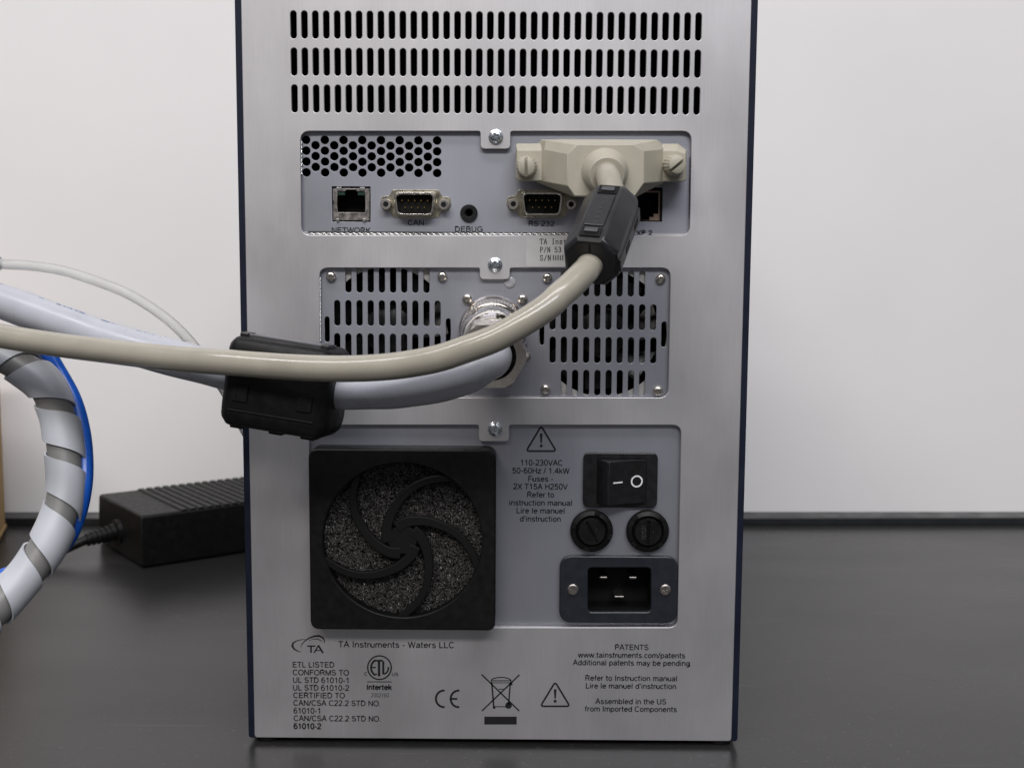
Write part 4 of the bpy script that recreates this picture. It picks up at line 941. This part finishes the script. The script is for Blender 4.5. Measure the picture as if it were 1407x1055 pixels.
# ================================================================== GREY CABLE with coupling and ferrite
GC = empty('power_cable', U(676, 490, -0.06), 'thick pale grey cable with polished round coupling, behind the beige cable', 'cable')
def coupling():
    A = RC.copy(); A.y = YP-0.008
    B = U(676, 489, -0.052)
    ax = (B-A).normalized(); L = (B-A).length
    def frame(t): return A+(B-A)*t
    # knurled ring
    n = 120; mb = MB(); rings = []
    a_ = ax.cross(Vector((0, 0, 1))).normalized(); b_ = a_.cross(ax)
    for d_, r in ((-.004, .0118), (-.0035, .0132), (.0040, .0132), (.0048, .0124), (.0052, .0116)):
        rings.append([A+ax*d_+(a_*math.cos(2*math.pi*j/n)+b_*math.sin(2*math.pi*j/n))*(r*(0.972 if j % 2 and r > .013 else 1)) for j in range(n)])
    mb.loft(rings); c = part('coupling_ring', mb, 'satin_nickel', GC, 25)
    mb = MB(); mb.lathe(A+ax*0.0050, ax, [(0, .0108), (.0010, .0122), (.0020, .0126), (.0030, .0120), (.0034, .0122), (.007, .0130), (.020, .0137), (.029, .0134), (.0315, .0120)], 64)
    part('barrel', mb, 'chrome', GC, 30)
    # hexagonal clamp nut with open dark mouth
    k0 = A+ax*0.0365; mb = MB(); rings = []; n = 48
    def hexr(j, r, m): t = 2*math.pi*j/n; tt = (t % (math.pi/3))-math.pi/6; return r*(math.cos(math.pi/6)/math.cos(tt))*(1 if m else 1)
    rest = max(L-0.0365, 0.012)
    for d_, r, hx in ((0, .0116, 0), (.001, .0138, 1), (rest-.0012, .0138, 1), (rest-.0002, .0128, 0), (rest, .0091, 0), (rest-.0060, .0086, 0)):
        rings.append([k0+ax*d_+(a_*math.cos(2*math.pi*j/n)+b_*math.sin(2*math.pi*j/n))*(hexr(j, r, 1) if hx else min(r, hexr(j, .0138, 1))) for j in range(n)])
    mb.loft(rings, True, False); nut = part('clamp_nut', mb, 'satin_nickel', GC, 20)
    mb = MB(); mb.lathe(k0+ax*(rest-0.0058), ax, [(0, .0090), (0.0005, .0090)], 40); part('nut_mouth', mb, 'blackin', nut)
    return k0+ax*(rest-0.004), ax
gp, gax = coupling()
grey_pts = [gp, gp+gax*0.006, U(664, 500, -0.0640), U(640, 515, -0.0655), U(600, 526, -0.0620), U(550, 534, -0.056), U(500, 537, -0.050), U(450, 535.5, -0.046), U(392, 528, -0.044), U(330, 515.5, -0.040), U(270, 500, -0.034), U(200, 481.5, -0.026),
            U(150, 467, -0.020), U(100, 449, -0.014), U(50, 431, -0.008), U(0, 413.5, -0.002), U(-60, 395, .004), U(-160, 370, .01)]
gpath = spline(grey_pts, 8)
mb = MB(); mb.tube(gpath, [0.0072*(1+0.018*math.sin(i*0.23)+0.012*math.sin(i*0.61+1)) for i in range(len(gpath))], 40); gcord = part('cord', mb, 'grey', GC, 60)
# blue specks of sheath printing along the upper edge of the grey cable
def sheath_print():
    fr = frames(gpath); mb = MB(); rnd = random.Random(5); acc = 0
    for i in range(len(fr)-1):
        p, t, a, b = fr[i]; x = p.x
        if not (-0.225 < x < -0.13): continue
        if (i//3) % 3 == 0: continue
        q = fr[i+1][0]; n_ = 5
        for j in range(n_):
            if rnd.random() < 0.5: continue
            c = p+(q-p)*(j/n_); view = (CAM-c).normalized(); upv = Vector((0, 0, 1)); upv = (upv-t*upv.dot(t)).normalized(); sv = (view-t*view.dot(t)).normalized()
            e_ = (upv*math.cos(0.12)+sv*math.sin(0.12)).normalized(); 
            mb.obox(c+e_*0.00722, t, e_, t.cross(e_), rnd.uniform(0.0002, 0.0005), 0.00004, rnd.uniform(0.00015, 0.0004))
    part('sheath_print', mb, 'blue_ink', gcord)
sheath_print()
def ferrite_big():
    c = U(394.5, 530, -0.0445)
    e0 = U(315, 516, -0.041); e1 = U(470, 541, -0.0475); w_ = (e1-e0).normalized()
    view = (CAM-c).normalized(); v_ = (view-w_*view.dot(w_)).normalized(); u_ = v_.cross(w_).normalized()
    if u_.z < 0: u_ = -u_
    th = math.radians(6); u2 = u_*math.cos(th)+v_*math.sin(th); v2 = -u_*math.sin(th)+v_*math.cos(th)
    HL = 0.0207; HU = 0.0170; HV = 0.0148
    def sec(s, f, shear):
        pts = rpoly([(-HU*f, -HV*f), (HU*f, -HV*f), (HU*f, HV*f), (-HU*f, HV*f)], 0.0052*f, 4)
        return [c+w_*(s*HL+shear*0)+u2*x+v2*y for x, y in pts]
    mb = MB(); mb.loft([sec(-1, .72, 0), sec(-.95, .88, 0), sec(-.86, .975, 0), sec(-.78, 1, 0), sec(.78, 1, 0), sec(.86, .975, 0), sec(.95, .88, 0), sec(1, .72, 0)])
    fo = part('ferrite_core', mb, 'black', GC, 38)
    # top clasp: bar frame and lighter hinge strip
    t = c+u2*HU
    mb = MB()
    mb.obox(t+v2*0.0075+u2*0.0003, w_, u2, v2, HL*0.80, 0.0007, 0.0014); part('clasp_frame', mb, 'tab', fo, bevel=0.0004)
    mb = MB(); mb.obox(t+v2*0.0040+u2*0.0004, w_, u2, v2, HL*0.66, 0.0006, 0.0015); part('clasp_bar', mb, 'clasp', fo, bevel=0.0003)
    mb = MB(); mb.obox(t-v2*0.0005+u2*0.0003, w_, u2, v2, HL*0.80, 0.0006, 0.0022); part('clasp_frame', mb, 'tab', fo, bevel=0.0004)
    for s in (-1, 1):
        mb = MB(); mb.obox(t+v2*0.006+w_*(s*HL*0.76)+u2*0.0004, w_, u2, v2, 0.0016, 0.0009, 0.0042); part('clasp_end', mb, 'ferrite', fo, bevel=0.0005)
        mb = MB(); mb.obox(c+v2*(HV+0.0002)-u2*0.004+w_*(s*HL*0.60), w_, u2, v2, 0.0030, 0.0032, 0.0005); lt = part('front_latch', mb, 'black', fo, bevel=0.0004)
        mb = MB(); mb.obox(c+v2*(HV+0.0006)-u2*0.004+w_*(s*HL*0.70), w_, u2, v2, 0.0007, 0.0026, 0.0003); part('latch_gap', mb, 'blackin', lt)
    mb = MB(); mb.obox(c+v2*(HV+0.0001)-u2*0.0105, w_, u2, v2, HL*0.80, 0.0003, 0.0004); part('seam_ridge', mb, 'black', fo, bevel=0.0002)
    for s in (-0.72, 0.02, 0.62):
        mb = MB(); mb.obox(c-u2*(HU+0.0003)+v2*0.004+w_*(s*HL), w_, u2, v2, 0.0026, 0.0008, 0.004); part('hinge_lug', mb, 'black', fo, bevel=0.0003)
ferrite_big()

# ================================================================== OTHER CABLES ON THE LEFT
tp = px_path([(-120,352,.045),(-40,358,.040),(0,362.5,.036),(45,365.5,.034),(90,373,.032),(140,389,.030),(180,406,.030),(217,429,.030),(245,452,.030),(270,480,.032),(292,512,.036),(313,545,.05),(335,590,.10),(362,640,.20),(372,700,.28),(375,760,.34)], 10)
TU = empty('sample_tube', tp[0], 'thin milky white tube arching over the thick cables in front of the wall', 'tube')
mb = MB(); mb.tube(tp, 0.00225, 20); part('tube_wall', mb, 'tube', TU, 60)
q = U(0, 362.5, .036); q2 = U(-14, 361.5, .037)
mb = MB(); mb.lathe(q2, (q-q2), [(-0.004, .0030), (0.0, .0036), (0.0040, .0036), (0.0046, .0030), (0.0046, .0020)], 28); part('end_fitting', mb, 'grey', TU, 35)

bun = px_path([(-90,452,.012),(-40,468,.012),(0,487,.012),(32,505,.012),(62,530,.012),(80,570,.011),(88,615,.008),(90,660,.004),(83,705,-.001),(68,742,-.006),(45,778,-.011),(20,808,-.016),(-20,850,-.024),(-70,905,-.034)], 12)
IC = empty('bundled_cable', bun[0], 'mid grey cable running inside the white spiral wrap, seen in its gaps', 'cable')
mb = MB(); mb.tube(bun, 0.0070, 32); part('cord', mb, 'inner_grey', IC, 60)
BL = empty('blue_cable', U(62, 480, .02), 'bright blue cable following the outer side of the spiral wrap', 'cable')
mb = MB(); mb.tube(px_path([(-70,455,.026),(20,466,.026),(58,478,.024),(82,512,.022),(102,550,.018),(113.5,592,.014),(117.5,632,.010),(116,668,.006),(108,706,.004),(92,743,.004),(66,764,.006),(30,782,.004),(-6,796,.000),(-60,830,-.01)], 12), 0.0033, 20)
part('cord', mb, 'bluejacket', BL, 60)
SW = empty('spiral_wrap', bun[-1], 'milky white spiral cable wrap wound round the cables at the far left', 'cable wrap')
def spiral():
    path = resample(bun, 0.0004); fr = frames(path); n = len(fr)
    pitch = 0.0228; width = 0.0166; R = 0.0084; th = 0.0009
    def at(s):
        i = min(max(s/0.0004, 0), n-1.001); k = int(i); f = i-k
        p = fr[k][0].lerp(fr[k+1][0], f); t = fr[k][1].lerp(fr[k+1][1], f).normalized()
        X = Vector((0, -1, 0)); X = (X-t*X.dot(t)).normalized()      # towards the camera
        Yv = X.cross(t).normalized()
        return p, t, X, Yv
    total = 0.0004*(n-1); mb = MB(); rings = []
    s = 0.010; 
    while s < total-0.010:
        phi = 2*math.pi*(s/pitch)+PH; ring = []
        for rad, order in ((R, (0, 1, 2, 3, 4, 5, 6)), (R-th, (6, 5, 4, 3, 2, 1, 0))):
            for j in order:
                v = (j/6-0.5)*width; p, t, X, Yv = at(s+v); rr = rad+0.00025*math.cos(s*310)+0.0002*math.sin(s*170+v*200)
                ring.append(p+X*(rr*math.cos(phi))+Yv*(rr*math.sin(phi)))
        rings.append(ring); s += pitch/40
    mb.loft(rings); part('wrap_ribbon', mb, 'wrap', SW, 50)
PH = -1.16
spiral()

# ================================================================== POWER ADAPTER
A = T(195, 782); B = T(337, 760); d1 = (B-A); d1.z = 0; d1.normalize(); d2 = Vector((-d1.y, d1.x, 0)); Zv = Vector((0, 0, 1))
PA = empty('power_adapter', A+d1*0.085+d2*0.0455, 'black ribbed power adapter brick lying on the bench behind the instrument', 'power adapter')
LW, WW, HH = 0.172, 0.0912, 0.0362
def P(a, b, c): return A+d1*a+d2*b+Zv*c
mb = MB()
def ringz(i, c): return [P(i, i, c), P(LW-i, i, c), P(LW-i, WW-i, c), P(i, WW-i, c)]
mb.loft([ringz(0.0015, 0.0006), ringz(0.0004, 0.002), ringz(0, HH*0.55), ringz(0.0006, HH-0.001), ringz(0.0018, HH)])
body = part('adapter_body', mb, 'black', PA, 30, bevel=0.0012, seg=3)
for i in range(22):
    a = 0.031+0.0062*i; mb = MB(); mb.obox(P(a, WW/2, HH+0.0002), d1, d2, Zv, 0.0022, WW/2-0.0012, 0.0007); part('rib', mb, 'black', body, bevel=0.0006)
face = P(0, WW/2, 0.0175)
cord_pts = [face+d1*0.004, face-d1*0.016, face-d1*0.030+Vector((0,0,-.004)), U(88, 760, .27)]
cord_pts = [face+d1*0.004, face-d1*0.010, face-d1*0.024+Vector((0, 0, -.0035)), face-d1*0.045+Vector((0, 0, -.0105)), T(40, 782, 0.001), T(0, 788, 0.001), T(-80, 800, 0.001)]
mb = MB(); mb.tube(spline(cord_pts, 10), 0.0033, 16); part('cord', mb, 'black', PA, 60)
mb = MB(); prof = [(-0.002, .0085), (.002, .0085), (.003, .0062)]
for i in range(6):
    r = .0062-.00035*i; prof += [(.004+.0034*i, r), (.0058+.0034*i, r), (.0060+.0034*i, r-.0014), (.0072+.0034*i, r-.0014)]
mb.lathe(face, (cord_pts[2]-face), prof, 24); part('strain_relief', mb, 'black', PA, 30)

# ================================================================== CARDBOARD BOX
K = T(8, 727); e1 = (T(0, 741)-K); e1.z = 0; e1.normalize(); e2 = Vector((e1.y, -e1.x, 0))
if e2.x > 0: e2 = -e2
CB = empty('cardboard_box', K+e1*0.06+e2*0.06, 'brown cardboard box just showing at the left edge of the bench', 'box')
mb = MB(); mb.obox(K+e1*0.06+e2*0.06+Zv*0.064, e1, e2, Zv, 0.06, 0.06, 0.064); cbx = part('carton', mb, 'card', CB, bevel=0.0015)
mb = MB(); mb.obox(K+e1*0.06+e2*0.05-e2*0.0505+Zv*0.0035, e1, e2, Zv, 0.058, 0.0006, 0.0012); part('bottom_flap', mb, 'card', cbx)
